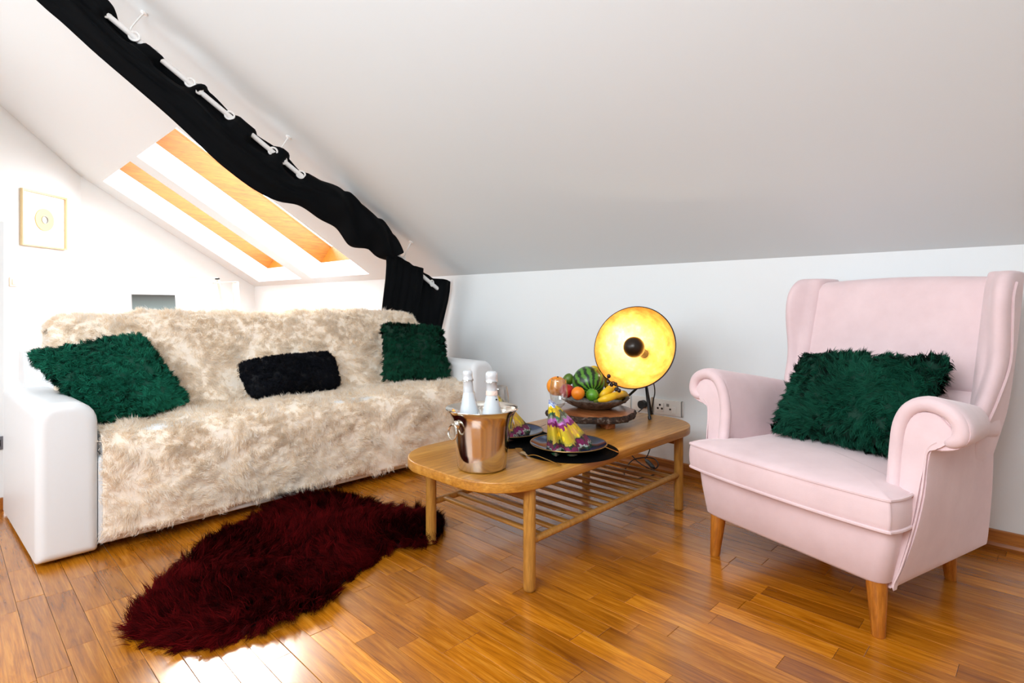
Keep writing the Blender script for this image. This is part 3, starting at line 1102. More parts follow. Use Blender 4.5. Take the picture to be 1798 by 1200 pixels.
b1 = BK + LAT * -.037 + DEP * .012 + Vector((0, 0, .0145))
b2 = BK + LAT * .037 - DEP * .018 + Vector((0, 0, .0145))
bottle(b1, LAT * -.05 + DEP * .03 + Vector((0, 0, 1)), 'white foiled bottle with a slim neck, left one in the steel bucket')
bottle(b2, LAT * -.012 - DEP * .0 + Vector((0, 0, 1)), 'white foiled bottle with a pink neck label, right one in the steel bucket', True)

# ================================================================= place settings
mat_m = M('black_placemat', '#030304', 0.8, spec=0.05)
blue = M('blue_glaze', '#0b1c40', 0.12)
bn = noise(blue, coords(blue, (14, 14, 14)), 1, 4)
lk(blue, ramp(blue, bn, [(.35, '#040a1e'), (.65, '#0c2450')]), bs(blue).inputs['Base Color'])
dkglaze = M('dark_glaze', '#0a0d16', 0.2)
gold_rim = M('brown_gold_rim', '#8a6a3a', 0.35, 0.6)


def placemat(c, r, label):
    V, F = [], []
    prof = [(0, .001), (0, .003)]
    k = 0.012
    while k < r - .008:
        prof += [(k, .0028), (k + .004, .0040), (k + .0065, .0028)]
        k += .0085
    prof += [(r, .003), (r + .002, .002), (r, .001)]
    o = mesh('placemat', *lathe(prof, 56, c), mat_m, None, angle=80)
    return tag(o, label, 'placemat')


def plate(c, r, label):
    o = mesh('dinner_plate', *lathe([(0, 0), (r * .55, 0), (r * .58, .003), (r * .78, .008), (r * .94, .019), (r * .985, .026), (r * .985, .0262), (r * .93, .0225), (r * .78, .0125), (r * .6, .0075), (0, .0065)], 64, c), blue, None, angle=60)
    o.data.materials.append(dkglaze)
    for p in o.data.polygons:
        if p.normal.z < -.05:
            p.material_index = 1
    mesh('rim', *tube([Vector(c) + Vector((math.cos(a) * r * .987, math.sin(a) * r * .987, .0262)) for a in [2 * PI * k / 64 for k in range(64)]], .0021, 6, True), gold_rim, o)
    return tag(o, label, 'plate')


PA = Vector((-1.365, 1.721, 0.402)); PA.z = TZ + .0045
PB = Vector((-1.690, 1.718, 0.402)); PB.z = TZ + .0045
MA = Vector((-1.360, 1.725, 0.382)); MA.z = TZ
MB = Vector((PB.x + .015, PB.y - .015, TZ))
placemat(MA, .185, 'round black ribbed placemat overhanging the table edge under the plate with napkin')
placemat(MB, .185, 'round black ribbed placemat behind the steel ice bucket')
plate(PA, .150, 'dark blue plate with a gold rim carrying the patterned napkin')
plate(PB, .150, 'dark blue plate partly hidden behind the steel ice bucket')

nap = M('flowered_napkin', '#e6c21a', 0.8)
ta = nd(nap, 'ShaderNodeAttribute', attribute_name='run')
n1 = noise(nap, coords(nap, (38, 38, 38)), 1, 2, .5)
ad = nd(nap, 'ShaderNodeMath', operation='MULTIPLY_ADD')
lk(nap, n1, ad.inputs[0]); ad.inputs[1].default_value = .26; ad.inputs[2].default_value = -.13
a2 = nd(nap, 'ShaderNodeMath', operation='ADD')
lk(nap, ta.outputs['Fac'], a2.inputs[0]); lk(nap, ad.outputs[0], a2.inputs[1])
rc = nd(nap, 'ShaderNodeValToRGB'); rc.color_ramp.interpolation = 'CONSTANT'
st = [(0, '#c9d6f0'), (.07, '#7f9ad8'), (.10, '#dfe6f4'), (.15, '#f0d21a'), (.30, '#3f6a48'), (.36, '#86a58c'), (.41, '#d58ad8'), (.50, '#8a1f6a'), (.56, '#efd01c'), (.76, '#cbbd3a'), (.82, '#20301f'), (.86, '#7c1a55'), (.93, '#c9dccf'), (.96, '#1c5a34')]
e = rc.color_ramp.elements
while len(e) < len(st):
    e.new(.5)
for i, (p, c) in enumerate(st):
    e[i].position = p; e[i].color = C(c)
lk(nap, a2.outputs[0], rc.inputs['Fac'])
vo = nd(nap, 'ShaderNodeTexVoronoi'); vo.inputs['Scale'].default_value = 1.0
lk(nap, coords(nap, (26, 26, 26)), vo.inputs['Vector'])
rv = nd(nap, 'ShaderNodeMapRange'); rv.inputs[1].default_value = .30; rv.inputs[2].default_value = .34
lk(nap, vo.outputs['Distance'], rv.inputs[0])
vc = ramp(nap, noise(nap, coords(nap, (9, 9, 9)), 1, 1), [(.40, '#123a22'), (.48, '#8c1648'), (.55, '#1a2436'), (.62, '#b03a7e')])
mm = nd(nap, 'ShaderNodeMath', operation='MULTIPLY'); lk(nap, rv.outputs[0], mm.inputs[0]); mm.inputs[1].default_value = .35
lk(nap, mixc(nap, mm.outputs[0], rc.outputs['Color'], vc), bs(nap).inputs['Base Color'])


def napkin(label, shift):
    tip = Vector((-1.421, 1.673, 0.576))
    base = [Vector(p) for p in ((-1.401, 1.633, 0.392), (-1.332, 1.598, 0.392), (-1.331, 1.643, 0.392), (-1.297, 1.631, 0.392), (-1.280, 1.671, 0.392), (-1.306, 1.737, 0.392), (-1.300, 1.766, 0.392), (-1.331, 1.835, 0.392))]
    sh = [(-.01, .0), (.012, .012), (0, -.022), (.012, .012), (.012, .010), (0, -.022), (.012, .010), (0, 0)]
    path = spline(base, 7)
    NR = 14
    V, F, run = [], [], []
    for i, p in enumerate(path):
        u = i / (len(path) - 1)
        ridge = math.sin(u * PI * 3)
        amp = .040 * (abs(ridge) ** .7) - .018
        for k in range(NR + 1):
            t = k / NR
            q = tip + (p - tip) * t + Vector((0, 0, 1)) * (.008 * math.sin(PI * t)) - DEP * (amp * t * math.sin(min(1, t * 1.3) * PI * .62)) + LAT * ((u - .35) * .010 * (1 - t))
            q.z = max(q.z, TZ + .0123 + .0)
            V.append(q + shift); run.append(t + .02 * math.sin(9 * u))
    n = NR + 1
    for i in range(len(path) - 1):
        for k in range(NR):
            F.append((i * n + k, i * n + k + 1, (i + 1) * n + k + 1, (i + 1) * n + k))
    me = bpy.data.meshes.new('folded_napkin')
    me.from_pydata([tuple(v) for v in V], [], F)
    me.polygons.foreach_set('use_smooth', [True] * len(F))
    at = me.attributes.new('run', 'FLOAT', 'POINT'); at.data.foreach_set('value', run)
    o = link('folded_napkin', me, nap)
    sd = o.modifiers.new('solidify', 'SOLIDIFY'); sd.thickness = .003
    return tag(o, label, 'napkin')


napkin('bright yellow, pink and green patterned napkin folded into a fan on the blue plate', Vector((0, 0, 0)))
napkin('patterned napkin behind the ice bucket with only its pale blue tip showing', PB - PA)

wine = M('clear_glass', '#ffffff', 0.0)
g1 = nd(wine, 'ShaderNodeBsdfTransparent'); g2 = nd(wine, 'ShaderNodeBsdfGlossy'); g3 = nd(wine, 'ShaderNodeMixShader'); fr = nd(wine, 'ShaderNodeLayerWeight'); fm = nd(wine, 'ShaderNodeMapRange')
g1.inputs[0].default_value = (.95, .96, .96, 1); g2.inputs['Roughness'].default_value = 0.03; fr.inputs[0].default_value = .22
fm.inputs[1].default_value = .25; fm.inputs[3].default_value = .12; fm.inputs[4].default_value = 1.0; lk(wine, fr.outputs['Facing'], fm.inputs[0]); lk(wine, fm.outputs[0], g3.inputs[0]); lk(wine, g1.outputs[0], g3.inputs[1]); lk(wine, g2.outputs[0], g3.inputs[2])
lk(wine, g3.outputs[0], wine.node_tree.nodes['Material Output'].inputs['Surface'])


def wineglass(c, label):
    o = empty('wine_glass', c, 0, label, 'wine glass', 'wine glasses on the table')
    mesh('foot', *lathe([(0, 0), (.034, 0), (.035, .0015), (.02, .004), (.006, .009), (.0042, .02)], 36, c), wine, o, angle=60)
    mesh('stem', *lathe([(.0042, .0199), (.0036, .05), (.0042, .105), (.007, .114)], 20, c), wine, o, angle=60)
    pr = [(.002, .112), (.012, .116), (.026, .130), (.0365, .155), (.0395, .178), (.038, .205), (.034, .232), (.0325, .242), (.0315, .2425), (.0328, .231), (.0366, .205), (.038, .178), (.035, .156), (.025, .132), (.011, .119), (0, .117)]
    mesh('bowl', *lathe(pr, 48, c), wine, o, angle=80)
    return o


wineglass(Vector((-1.561, 1.90, TZ + .0005)), 'clear wine glass standing behind the napkin, in front of the fruit')
wineglass(Vector((-1.588, 1.562, TZ + .0005)), 'clear wine glass half hidden behind the bottles in the ice bucket')


def blade(pts, wd, th, name='blade'):
    P = spline(pts, 5)
    V, F = [], []
    R = []
    m = len(P)
    for i, p in enumerate(P):
        t = (P[min(i + 1, m - 1)] - P[max(i - 1, 0)]).normalized()
        s = t.cross(Vector((0, 0, 1))).normalized()
        f = i / (m - 1)
        w_ = wd(f) * .5
        R.append([p + s * w_, p + Vector((0, 0, th)), p - s * w_, p - Vector((0, 0, th * .6))])
    return loft(R)


ZP = TZ + .0065
fk = empty('fork', (-1.35, 1.56, ZP), 0, 'gold fork lying at the left edge of the near black placemat', 'fork')
f0, f1, f2, f3 = [Vector(p) for p in ((-1.509, 1.586, 0.390), (-1.404, 1.527, 0.390), (-1.378, 1.542, 0.390), (-1.243, 1.525, 0.389))]
for p in (f0, f1, f2, f3):
    p.z = ZP
mesh('handle', *blade([f1 + Vector((0, 0, .002)), f2 + Vector((0, 0, .006)), (f2 * .5 + f3 * .5) + Vector((0, 0, .004)), f3], lambda f: .006 + .005 * f ** 2, .0016), gold, fk)
tx = (f0 - f1).normalized(); ts = tx.cross(Vector((0, 0, 1)))
mesh('head', *blade([f1 + Vector((0, 0, .002)), f1 * .6 + f0 * .4, f1 * .45 + f0 * .55], lambda f: .006 + .016 * min(1, f * 1.6), .0014), gold, fk)
for k in range(4):
    s = ts * (-.0085 + .00567 * k)
    mesh('tine', *blade([f1 * .47 + f0 * .53 + s, f1 * .2 + f0 * .8 + s - Vector((0, 0, .0008)), f0 + s + Vector((0, 0, .001))], lambda f: .0032 - .0012 * f, .001), gold, fk)
k0, k1 = Vector((-1.274, 1.839, 0.392)), Vector((-1.194, 1.809, 0.390))
k0.z = k1.z = ZP
kd = (k1 - k0).normalized()
kn = empty('knife', k1, 0, 'gold knife sticking out from behind the near blue plate on the right', 'knife')
mesh('handle', *blade([k1, k1 - kd * .05, k1 - kd * .10], lambda f: .010 - .002 * f, .0018), gold, kn)
mesh('blade', *blade([k1 - kd * .099, k1 - kd * .15, k1 - kd * .20], lambda f: .013 - .010 * f * f, .0009), gold, kn)
q0, q1 = Vector((-1.685, 1.878, 0.392)), Vector((-1.711, 1.987, 0.392))
q0.z = q1.z = ZP
k2 = empty('knife', q0, 0, 'dark knife pointing past the rim of the plate behind the ice bucket', 'knife')
dk = M('dark_bronze', '#2a2118', 0.35, 0.9)
qd = (q1 - q0).normalized()
mesh('blade', *blade([q1, q0, q0 - qd * .03], lambda f: .003 + .009 * f, .001), dk, k2)
mesh('handle', *blade([q0 - qd * .029, q0 - qd * .07, q0 - qd * .11], lambda f: .009, .0018), dk, k2)

# ================================================================= wooden slice stand and fruit bowl
bark = M('dark_bark', '#2a1a10', 0.85)
bkn = noise(bark, coords(bark, (40, 40, 60)), 1, 5, .7)
lk(bark, ramp(bark, bkn, [(.35, '#120a06'), (.55, '#3b2414'), (.72, '#8a8078')]), bs(bark).inputs['Base Color'])
bump(bark, bkn, .9, .01)
slice_m = wood('slice_wood', '#5a2c14', '#94552c', '#c08456', (9, 40, 40), 0.3, None, .5, .3)
BD = Vector((-1.605, 2.195, TZ))
st_ = empty('wood_slice_stand', BD, 0, 'round wood slice stand with dark rough bark edge, carrying the fruit bowl', 'serving stand')
rr_ = random.Random(3)
ph = [rr_.uniform(0, 6) for _ in range(9)]


def edge(a, k=1.0):
    return .208 * k * (1 + .03 * math.sin(3 * a + ph[0]) + .02 * math.sin(7 * a + ph[1]) + .012 * math.sin(17 * a + ph[2]) + .01 * math.sin(31 * a + ph[3]))


NA = 96


def ringz(k, z, j=0.0):
    return [BD + Vector((math.cos(a) * (edge(a, k) + j * math.sin(23 * a + ph[4])), math.sin(a) * (edge(a, k) + j * math.sin(23 * a + ph[4])), z + .25 * j * math.sin(13 * a))) for a in [2 * PI * i / NA for i in range(NA)]]


mesh('bark', *loft([ringz(.955, .033), ringz(.985, .036, .004), ringz(1.0, .047, .006), ringz(.99, .060, .004), ringz(.965, .0655)], True, False), bark, st_, angle=180)
mesh('slice', *loft([ringz(.95, .0335), ringz(.965, .04), ringz(.968, .0655), ringz(.955, .0665)]), slice_m, st_, angle=40)
for a in (-.35, 1.75, 3.85):
    c = BD + Vector((math.cos(a) * .135, math.sin(a) * .135, .0172))
    mesh('foot', *box(c, (.062, .05, .0335), .006, 2, Matrix.Rotation(a, 3, 'Z')), slice_m, st_, angle=50)

pew = M('pewter_bowl', '#6b625a', 0.42, 0.55)
pn_ = noise(pew, coords(pew, (50, 50, 12)), 1, 4, .6)
lk(pew, ramp(pew, pn_, [(.35, '#4c433b'), (.65, '#8d8479')]), bs(pew).inputs['Base Color'])
BW = Vector((-1.612, 2.235, TZ + .0668))
R = []
for r, z in ((.0, .0), (.075, .0), (.085, .003), (.12, .018), (.15, .036), (.166, .050), (.1665, .052), (.163, .0515), (.146, .038), (.116, .022), (.08, .008), (0, .0065)):
    R.append([BW + Vector((math.cos(a), math.sin(a), 0)) * max(r, 1e-4) * (1 + (.018 * math.cos(22 * a) if r > .11 else 0)) + Vector((0, 0, z)) for a in [2 * PI * i / 132 for i in range(132)]])
bowl = mesh('fruit_bowl', *loft(R), pew, None, angle=60)
tag(bowl, 'shallow grey fluted metal bowl heaped with fruit, on the wood slice stand', 'bowl')


def fruit_mat(name, a, b, scale=30, rough=.4, bmp=.1):
    m = M(name, a, rough)
    n_ = noise(m, coords(m, (scale,) * 3), 1, 4, .6)
    lk(m, ramp(m, n_, [(.35, a), (.65, b)]), bs(m).inputs['Base Color'])
    bump(m, noise(m, coords(m, (420,) * 3), 1, 1), bmp, .002)
    return m


stem_m = M('fruit_stem', '#3a2a14', 0.8)


def fruit(name, c, r, m, label, cat, sz=1.0, stem=None, rot=None, wob=.02, seed=1, group='fruit in the bowl'):
    c = Vector(c)
    o = mesh(name, *sphere((0, 0, 0), r, 1, 1, sz, 28, rot, wob, seed), m, None, angle=180)
    o.location = c
    tag(o, label, cat, group)
    if stem is not None:
        s = Vector(stem).normalized()
        v, f_ = tube(spline([s * r * .93, s * r * 1.04 + LAT * .002, s * r * 1.12 + LAT * .006 + Vector((0, 0, .003))], 4), [.0035] * 5 + [.003, .0025, .002, .002][:4], 7) if name == 'watermelon' else lathe([(.0045, 0), (.003, .003), (.0, .0034)], 10, s * r * .985, s)
        mesh('stem', v, f_, stem_m, o, world=False)
    return o


om = fruit_mat('orange_peel', '#f08a12', '#f7a128', 30, .38, .35)
om2 = fruit_mat('mandarin_peel', '#ef7d10', '#f59122', 30, .36, .3)
fruit('orange', (-1.739, 2.103, 0.552), .0495, om, 'big orange at the left end of the fruit bowl, seen through the wine glass', 'orange', .95, LAT * .05 - DEP * .35 + Vector((0, 0, .9)), seed=2)
fruit('mandarin', (-1.592, 2.078, 0.536), .0315, om2, 'small orange mandarin at the front of the bowl between apple and lime', 'mandarin', .98, Vector((.2, .1, 1)), seed=3)
fruit('lime', (-1.545, 2.124, 0.528), .029, fruit_mat('lime_peel', '#3f7a14', '#5f9a22', 40, .35, .2), 'green lime at the front of the bowl beneath the watermelon', 'lime', 1.02, Vector((.5, .1, 1)), seed=4)
fruit('apple', (-1.667, 2.089, 0.537), .035, fruit_mat('apple_skin', '#8e0f14', '#b8201c', 14, .3, .02), 'dark red apple beside the mandarin, partly behind the wine glass', 'apple', .93, Vector((0, 0, 1)), seed=5)
fruit('avocado', (-1.749, 2.204, 0.572), .027, fruit_mat('avocado_skin', '#3f5a12', '#5a7a1e', 30, .4, .2), 'green avocado showing between the big orange and the watermelon', 'avocado', 1.2, None, Matrix.Rotation(.5, 3, 'Y'), seed=6)
wm = M('watermelon_rind', '#2c5a16', 0.32)
tcw = nd(wm, 'ShaderNodeTexCoord')
pole = (Vector((0, 0, -.45)) - DEP * .85 + LAT * .12).normalized()
q_ = pole.rotation_difference(Vector((0, 0, 1))).to_euler()
mpw = nd(wm, 'ShaderNodeMapping'); mpw.inputs['Rotation'].default_value = q_
lk(wm, tcw.outputs['Object'], mpw.inputs['Vector'])
sx = nd(wm, 'ShaderNodeSeparateXYZ'); lk(wm, mpw.outputs[0], sx.inputs[0])
at2 = nd(wm, 'ShaderNodeMath', operation='ARCTAN2'); lk(wm, sx.outputs[0], at2.inputs[0]); lk(wm, sx.outputs[1], at2.inputs[1])
nw = noise(wm, coords(wm, (45, 45, 45)), 1, 3, .6)
m1 = nd(wm, 'ShaderNodeMath', operation='MULTIPLY_ADD'); lk(wm, nw, m1.inputs[0]); m1.inputs[1].default_value = 7.0
m2 = nd(wm, 'ShaderNodeMath', operation='MULTIPLY'); lk(wm, at2.outputs[0], m2.inputs[0]); m2.inputs[1].default_value = 14.0
lk(wm, m2.outputs[0], m1.inputs[2])
m3 = nd(wm, 'ShaderNodeMath', operation='SINE'); lk(wm, m1.outputs[0], m3.inputs[0])
m4 = nd(wm, 'ShaderNodeMapRange'); m4.inputs[1].default_value = -.5; m4.inputs[2].default_value = .5; lk(wm, m3.outputs[0], m4.inputs[0])
lk(wm, mixc(wm, m4.outputs[0], '#0c2410', '#4f8424'), bs(wm).inputs['Base Color'])
fruit('watermelon', (-1.642, 2.225, 0.566), .079, wm, 'striped green watermelon, the largest fruit in the bowl', 'watermelon', 1.0, pole, seed=7, wob=.01)

ban = M('banana_peel', '#eab70f', 0.42)
bnn = noise(ban, coords(ban, (18, 18, 60)), 1, 4, .6)
lk(ban, ramp(ban, bnn, [(.28, '#b98a14'), (.4, '#e6b213'), (.7, '#f3c722')]), bs(ban).inputs['Base Color'])
tipm = M('banana_tip', '#5d6a16', 0.6)


def banana(pts, rad, label):
    P = spline(pts, 6)
    m = len(P)
    R = [rad * min(1, .42 + 2.6 * (i / (m - 1))) * min(1, .35 + 3.6 * (1 - i / (m - 1))) for i in range(m)]
    o = mesh('banana', *tube(P, R, 7), ban, None, angle=180)
    sub(o, 1)
    tag(o, label, 'banana', 'fruit in the bowl')
    d = (P[0] - P[1]).normalized()
    mesh('stalk', *tube([P[0] - d * .004, P[0] + d * .012, P[0] + d * .02 + Vector((0, 0, .002))], [rad * .42, rad * .34, rad * .36], 7), tipm, o)
    mesh('tip', *tube([P[-1] + (P[-2] - P[-1]) * .2, P[-1] + (P[-1] - P[-2]).normalized() * .005], [rad * .38, rad * .2], 7), stem_m, o)
    return o


banana([(-1.534, 2.163, 0.511), (-1.515, 2.181, 0.532), (-1.515, 2.223, 0.546), (-1.539, 2.297, 0.550), (-1.567, 2.354, 0.535)], .021, 'upper yellow banana rising beside the watermelon towards the lamp')
banana([(-1.514, 2.126, 0.505), (-1.480, 2.145, 0.517), (-1.469, 2.198, 0.525), (-1.489, 2.290, 0.520), (-1.506, 2.357, 0.505)], .0195, 'lower yellow banana lying along the front rim of the bowl')
banana([(-1.708, 2.300, 0.616), (-1.679, 2.328, 0.621), (-1.648, 2.344, 0.599), (-1.622, 2.342, 0.565), (-1.603, 2.319, 0.535)], .019, 'yellow banana curving round the back of the watermelon')
banana([(-1.520, 2.288, 0.495), (-1.526, 2.338, 0.494), (-1.540, 2.394, 0.491), (-1.533, 2.414, 0.495)], .015, 'small yellow banana end peeping out at the right rim of the bowl')
gm = M('dark_grape', '#1c0f1a', 0.25)
gb = empty('grape_bunch', (-1.482, 2.185, 0.586), 0, 'few dark grapes on a brown stalk between bananas and lamp', 'grapes', 'fruit in the bowl')
mesh('stalk', *tube(spline([(-1.495, 2.172, 0.607), (-1.484, 2.183, 0.588), (-1.471, 2.196, 0.586), (-1.452, 2.200, 0.558)], 5), .003, 6), stem_m, gb)
for p in ((-1.490, 2.178, 0.615), (-1.492, 2.176, 0.588), (-1.486, 2.195, 0.574), (-1.473, 2.208, 0.576), (-1.450, 2.202, 0.550), (-1.476, 2.218, 0.551)):
    mesh('grape', *sphere(p, .0095, 1, 1, 1.1, 14), gm, gb)

# ================================================================= dish lamp
goldleaf = M('gold_leaf', '#c48c38', 0.42, 0.5)
gl = noise(goldleaf, coords(goldleaf, (22, 22, 22)), 1, 5, .65)
lk(goldleaf, ramp(goldleaf, gl, [(.3, '#a87024'), (.5, '#c48c38'), (.7, '#d6a656')]), bs(goldleaf).inputs['Base Color'])
blk = M('matt_black_metal', '#0a0908', 0.45)
LC = Vector((-1.461, 2.345, 0.742))
vw = (Vector((0, 0, .95)) - LC).normalized()
AX = (vw - LAT * .40 + Vector((0, 0, .26))).normalized()
lamp = empty('dish_lamp', (LC.x, LC.y, TZ), 0, 'lit round dish lamp, black outside and gold leaf inside, on a thin black tripod', 'table lamp')
RD, HD = .203, .165
RS = (RD * RD + HD * HD) / (2 * HD)
outp = []
for k in range(15):
    a = math.asin(min(1, RD / RS)) * k / 14
    outp.append((RS * math.sin(a), RS - RS * math.cos(a) - HD))
sh = mesh('shade', *lathe(outp + [(RD + .0015, .0015)] + [(r * .985, z + .0035) for r, z in outp[::-1]], 72, LC, AX), blk, lamp, angle=60)
mesh('gold_lining', *lathe([(r * .984, z + .0042) for r, z in outp] + [(r * .98, z + .0046) for r, z in outp[::-1]], 72, LC, AX), goldleaf, sh, angle=60)
mesh('socket', *lathe([(.022, -HD + .004), (.022, -.075), (.014, -.055), (0, -.054)], 24, LC, AX), blk, lamp)
bulb_m = M('bulb_glass', '#fff2d0', 0.3)
bs(bulb_m).inputs['Emission Color'].default_value = (1.0, .87, .66, 1)
bs(bulb_m).inputs['Emission Strength'].default_value = 125.0
bl = [(.013, -.056), (.016, -.050)]
for k in range(12):
    a = PI - .38 - (PI - .38 - PI * .5) * k / 11
    bl.append((.042 * math.sin(a), -.006 + .042 * math.cos(a)))
mesh('bulb', *lathe(bl, 36, LC, AX), bulb_m, lamp, angle=180)
capm = M('bulb_mirror_cap', '#20140a', 0.30, 0.3)
cp = []
for k in range(14):
    a = PI * .62 * (1 - k / 13)
    cp.append((.0515 * math.sin(a), -.004 + .0515 * math.cos(a)))
mesh('bulb_cap', *lathe(cp, 36, LC, AX), capm, lamp, angle=180)
rear = LC - AX * (HD - .001)
hub = Vector((rear.x + .012, rear.y - .012, .565))
mesh('bracket', *tube(spline([rear + AX * .004, rear - AX * .02, rear - AX * .025 + Vector((0, 0, -.04)), hub], 6), .009, 10), blk, lamp)
mesh('hub', *lathe([(0, -.016), (.016, -.014), (.018, 0), (.016, .014), (0, .016)], 20, hub), blk, lamp)
for p in ((-1.433, 2.445, 0.380), (-1.648, 2.405, TZ), (-1.50, 2.575, TZ)):
    p = Vector(p); p.z = TZ + .006
    lg = mesh('leg', *tube([hub + (p - hub) * .02, p], [.0062, .0062], 10), blk, lamp)
    d_ = (p - hub).normalized()
    mesh('foot', *tube([p - d_ * .012, p + d_ * .003], [.0085, .0085], 12), dark_m, lg)
cord_m = M('black_cord', '#0c0a09', 0.5)
cz = [rear - AX * .012, (-1.531, 2.660, 0.509), (-1.550, 2.680, 0.429), (-1.568, 2.700, 0.372), (-1.52, 2.66, .30), (-1.565, 2.660, 0.155), (-1.562, 2.620, 0.130), (-1.503, 2.560, 0.127), (-1.451, 2.520, 0.120), (-1.440, 2.540, 0.141), (-1.488, 2.580, 0.153), (-1.548, 2.580, 0.147), (-1.591, 2.550, 0.133), (-1.594, 2.500, 0.113), (-1.589, 2.460, 0.087), (-1.550, 2.420, 0.078), (-1.495, 2.400, 0.086), (-1.437, 2.420, 0.105), (-1.397, 2.460, 0.119), (-1.349, 2.500, 0.106), (-1.62, 2.64, .10), (-1.76, 2.70, .22), (-1.69, 2.84, .37)]
cd = mesh('cord', *tube(spline(cz, 7), .0030, 7), cord_m, lamp, angle=180)
s0, s1 = Vector((-1.556, 2.615, 0.127)), Vector((-1.454, 2.525, 0.121))
mesh('cord_switch', *tube([s0, s0 * .8 + s1 * .2, s0 * .2 + s1 * .8, s1], [.006, .011, .011, .006], 10), dark_m, cd, angle=50)

# ================================================================= sockets on the knee wall
plw = M('white_plastic', '#eceae4', 0.4)
hole = M('socket_hole', '#2b241c', 0.7)
greyp = M('grey_plastic_and_shadow', '#8b8a86', 0.5)
YF = YW - .001


def slab(name, x, z, w_, h_, t, mt, par, y=None, r=.002):
    return mesh(name, *box((x, (YF if y is None else y) - t / 2, z), (w_, t, h_), r, 2), mt, par, angle=50)


def disc(name, x, z, r, t, mt, par, y):
    return mesh(name, *lathe([(0, 0), (r, 0), (r, t), (0, t)], 18, (x, y, z), (0, -1, 0)), mt, par, angle=50)


so = empty('wall_socket', (-1.575, YW, .36), 0, 'long white wall plate with three-hole socket and rocker switch right of the lamp', 'wall socket')
slab('plate', -1.572, .365, .175, .085, .012, plw, so)
slab('module', -1.620, .363, .046, .052, .004, plw, so, YF - .012)
for dx, dz in ((0, .013), (-.013, -.007), (.013, -.007)):
    disc('socket_hole', -1.620 + dx, .363 + dz, .0062, .0015, hole, so, YF - .016)
slab('small_jack', -1.573, .379, .016, .016, .003, greyp, so, YF - .012)
disc('socket_hole', -1.558, .357, .0055, .0015, hole, so, YF - .012)
slab('switch', -1.534, .353, .022, .040, .006, plw, so, YF - .012)
slab('plate_shadow', -1.4895, .365, .009, .088, .013, greyp, so)  # grey strip for the shadow at the plate's right edge
s2 = empty('wall_socket', (-1.75, YW, .36), 0, 'white wall plate behind the lamp leg with a round black plug in it', 'wall socket')
slab('plate', -1.742, .367, .125, .085, .012, plw, s2)
disc('plug', -1.727, .366, .024, .030, dark_m, s2, YF - .012)
slab('edge_strip', -1.674, .367, .008, .09, .012, M('beige_strip', '#b9a58c', .5), s2)
s3 = empty('wall_socket', (-1.86, YW, .36), 0, 'white wall plate with a small dark socket just above the wood slice stand', 'wall socket')
slab('plate', -1.858, .367, .08, .085, .012, plw, s3)
disc('socket_hole', -1.858, .369, .014, .002, hole, s3, YF - .012)

# ================================================================= back room: picture, switch, desk, laptop, lamps
o_n = LAT.copy()


def on_diag(lat_off, d, z):
    p = cam_xy(LATW + lat_off, d)
    return Vector((p.x, p.y, z))


pic_gold = M('pale_gold_frame', '#d9c294', 0.4, 0.2)
paper = M('picture_paper', '#f6f4f0', 0.9)
pd0, pd1, pz0, pz1 = 5.24, 5.765, 1.502, 2.036
pic = empty('framed_picture', on_diag(0.01, (pd0 + pd1) / 2, pz0), 0, 'square gold framed picture of a gold ring on white, on the far left wall', 'picture')


def dbox(name, d0, d1, z0, z1, t0, t1, mt, par):
    V = [on_diag(l, d, z) for l in (t0, t1) for d, z in ((d0, z0), (d1, z0), (d1, z1), (d0, z1))]
    return mesh(name, V, [(0, 1, 2, 3), (4, 5, 6, 7), (0, 1, 5, 4), (1, 2, 6, 5), (2, 3, 7, 6), (3, 0, 4, 7)], mt, par, smooth=False)


fw = .018
dbox('backing', pd0 + .01, pd1 - .01, pz0 + .01, pz1 - .01, .003, .012, paper, pic)
dbox('frame', pd0, pd0 + fw, pz0, pz1, .002, .03, pic_gold, pic)
dbox('frame', pd1 - fw, pd1, pz0, pz1, .002, .03, pic_gold, pic)
dbox('frame', pd0 + fw, pd1 - fw, pz0, pz0 + fw * .8, .002, .03, pic_gold, pic)
dbox('frame', pd0 + fw, pd1 - fw, pz1 - fw, pz1, .002, .03, pic_gold, pic)
cpz, cpd = (pz0 + pz1) / 2 + .005, (pd0 + pd1) / 2


def dring(name, r0, r1, t, mt, n=48, k0=0):
    R = []
    for r, l in ((r0, .0122), (r0, t), (r1, t), (r1, .0122)):
        R.append([on_diag(l, cpd + r * math.cos(2 * PI * i / n), cpz + r * math.sin(2 * PI * i / n)) for i in range(n)])
    V, F = loft(R, True, False)
    return mesh(name, V, F, mt, pic, angle=40)


dring('gold_ring', .040, .108, .020, M('gold_relief', '#e8c989', .45, .25))
dring('core', .034, .041, .024, M('grey_relief', '#a9a79c', .5))
dring('halo', .150, .158, .0135, M('pale_relief', '#efe6d8', .8))
dring('halo', .186, .193, .0135, bpy.data.materials['pale_relief'])
sw = empty('light_switch', on_diag(0, 5.165, 1.155), 0, 'small cream light switch on the far left wall below the picture', 'light switch')
dbox('plate', 5.13, 5.21, 1.112, 1.196, .001, .010, M('cream_plastic', '#e9dcc4', .4), sw)
dbox('rocker', 5.15, 5.19, 1.130, 1.178, .0101, .015, bpy.data.materials['cream_plastic'], sw)
ps = empty('wall_socket', (-3.47, .17, .31), 0, 'small grey socket on the wall stub left of the sofa arm', 'wall socket')
mesh('plate', *box((-3.4755, .196, .312), (.008, .05, .06), .002, 2), M('grey_socket', '#6a6a70', .5), ps)
mesh('insert', *box((-3.4705, .196, .312), (.004, .03, .03), .001, 1), dark_m, ps)

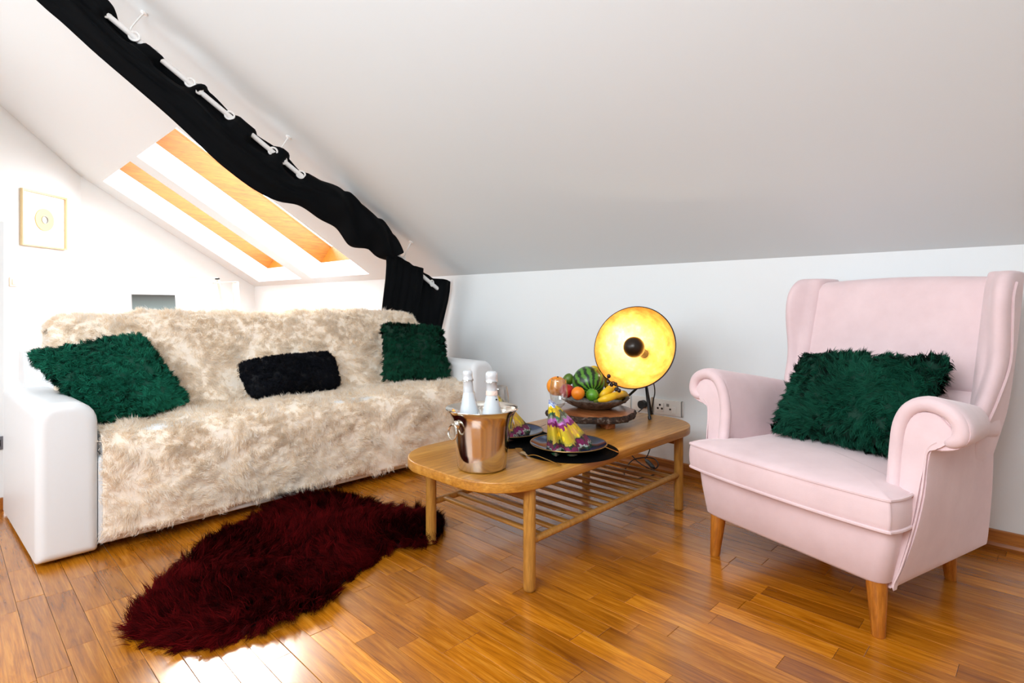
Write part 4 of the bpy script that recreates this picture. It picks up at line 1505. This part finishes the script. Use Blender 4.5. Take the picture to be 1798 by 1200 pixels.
desk = empty('desk', (-5.5, 1.72, 0), 0, 'white desk in the back room, hidden behind the sofa', 'desk')
mesh('desktop', *box((-5.5, 1.72, .735), (.62, 1.5, .03), .004, 2), white_m, desk)
for x in (-5.76, -5.24):
    for y in (1.02, 2.42):
        mesh('leg', *box((x, y, .36), (.045, .045, .72), .004, 1), white_m, desk)
lt = empty('laptop', (-5.45, 1.30, .75), 0, 'open laptop with a dark grey screen on the desk behind the sofa', 'laptop')
alu = M('laptop_silver', '#c9c9c9', .35, .6)
scr = M('laptop_screen', '#4a5152', .25)
gz = nd(scr, 'ShaderNodeTexCoord'); sg = nd(scr, 'ShaderNodeSeparateXYZ'); lk(scr, gz.outputs['Generated'], sg.inputs[0])
lk(scr, ramp(scr, sg.outputs[2], [(.2, '#9aa9a6'), (.62, '#7f8a88'), (1.0, '#4c4a46')]), bs(scr).inputs['Base Color'])
mesh('base', *box((-5.36, 1.30, .759), (.22, .325, .016), .004, 2), alu, lt)
rt = Matrix.Rotation(math.radians(-10), 3, 'Y')
lid = mesh('lid', *box((-5.49, 1.30, .893), (.008, .33, .285), .003, 2, rt), alu, lt)
mesh('screen', *box((-5.4848, 1.30, .895), (.002, .318, .27), 0, 1, rt), scr, lid, smooth=False)
mesh('screen_icon', *box((-5.4838 + .012, 1.43, .895 - .075), (.002, .045, .025), 0, 1, rt), M('screen_blue', '#4d7f97', .3), lid, smooth=False)
wl = M('lamp_white', '#dcd3c4', .4)
l1 = empty('desk_lamp', (-5.5, 1.86, .75), 0, 'slim white LED desk lamp with a leaning arm and long flat head', 'desk lamp')
mesh('base', *lathe([(0, 0), (.07, 0), (.07, .012), (.02, .018), (0, .018)], 28, (-5.5, 1.875, .751)), wl, l1)
mesh('arm', *tube([(-5.5, 1.875, .765), (-5.5, 1.806, 1.172)], .0125, 10), wl, l1)
mesh('joint', *box((-5.5, 1.800, 1.180), (.022, .035, .016), .003, 1), dark_m, l1)
mesh('head', *box((-5.5, 1.685, 1.187), (.03, .23, .006), .002, 1), wl, l1)
l2 = empty('desk_lamp', (-5.5, 1.93, .75), 0, 'broad white lamp post with a short flat arm, right of the slim desk lamp', 'desk lamp')
mesh('base', *box((-5.46, 1.99, .757), (.12, .07, .012), .003, 1), wl, l2)
mesh('post', *box((-5.46, 1.955, .955), (.02, .055, .40), .003, 1, Matrix.Rotation(math.radians(4), 3, 'X')), wl, l2)
mesh('arm', *box((-5.46, 1.85, 1.147), (.03, .20, .010), .003, 1, Matrix.Rotation(math.radians(4), 3, 'X')), wl, l2)
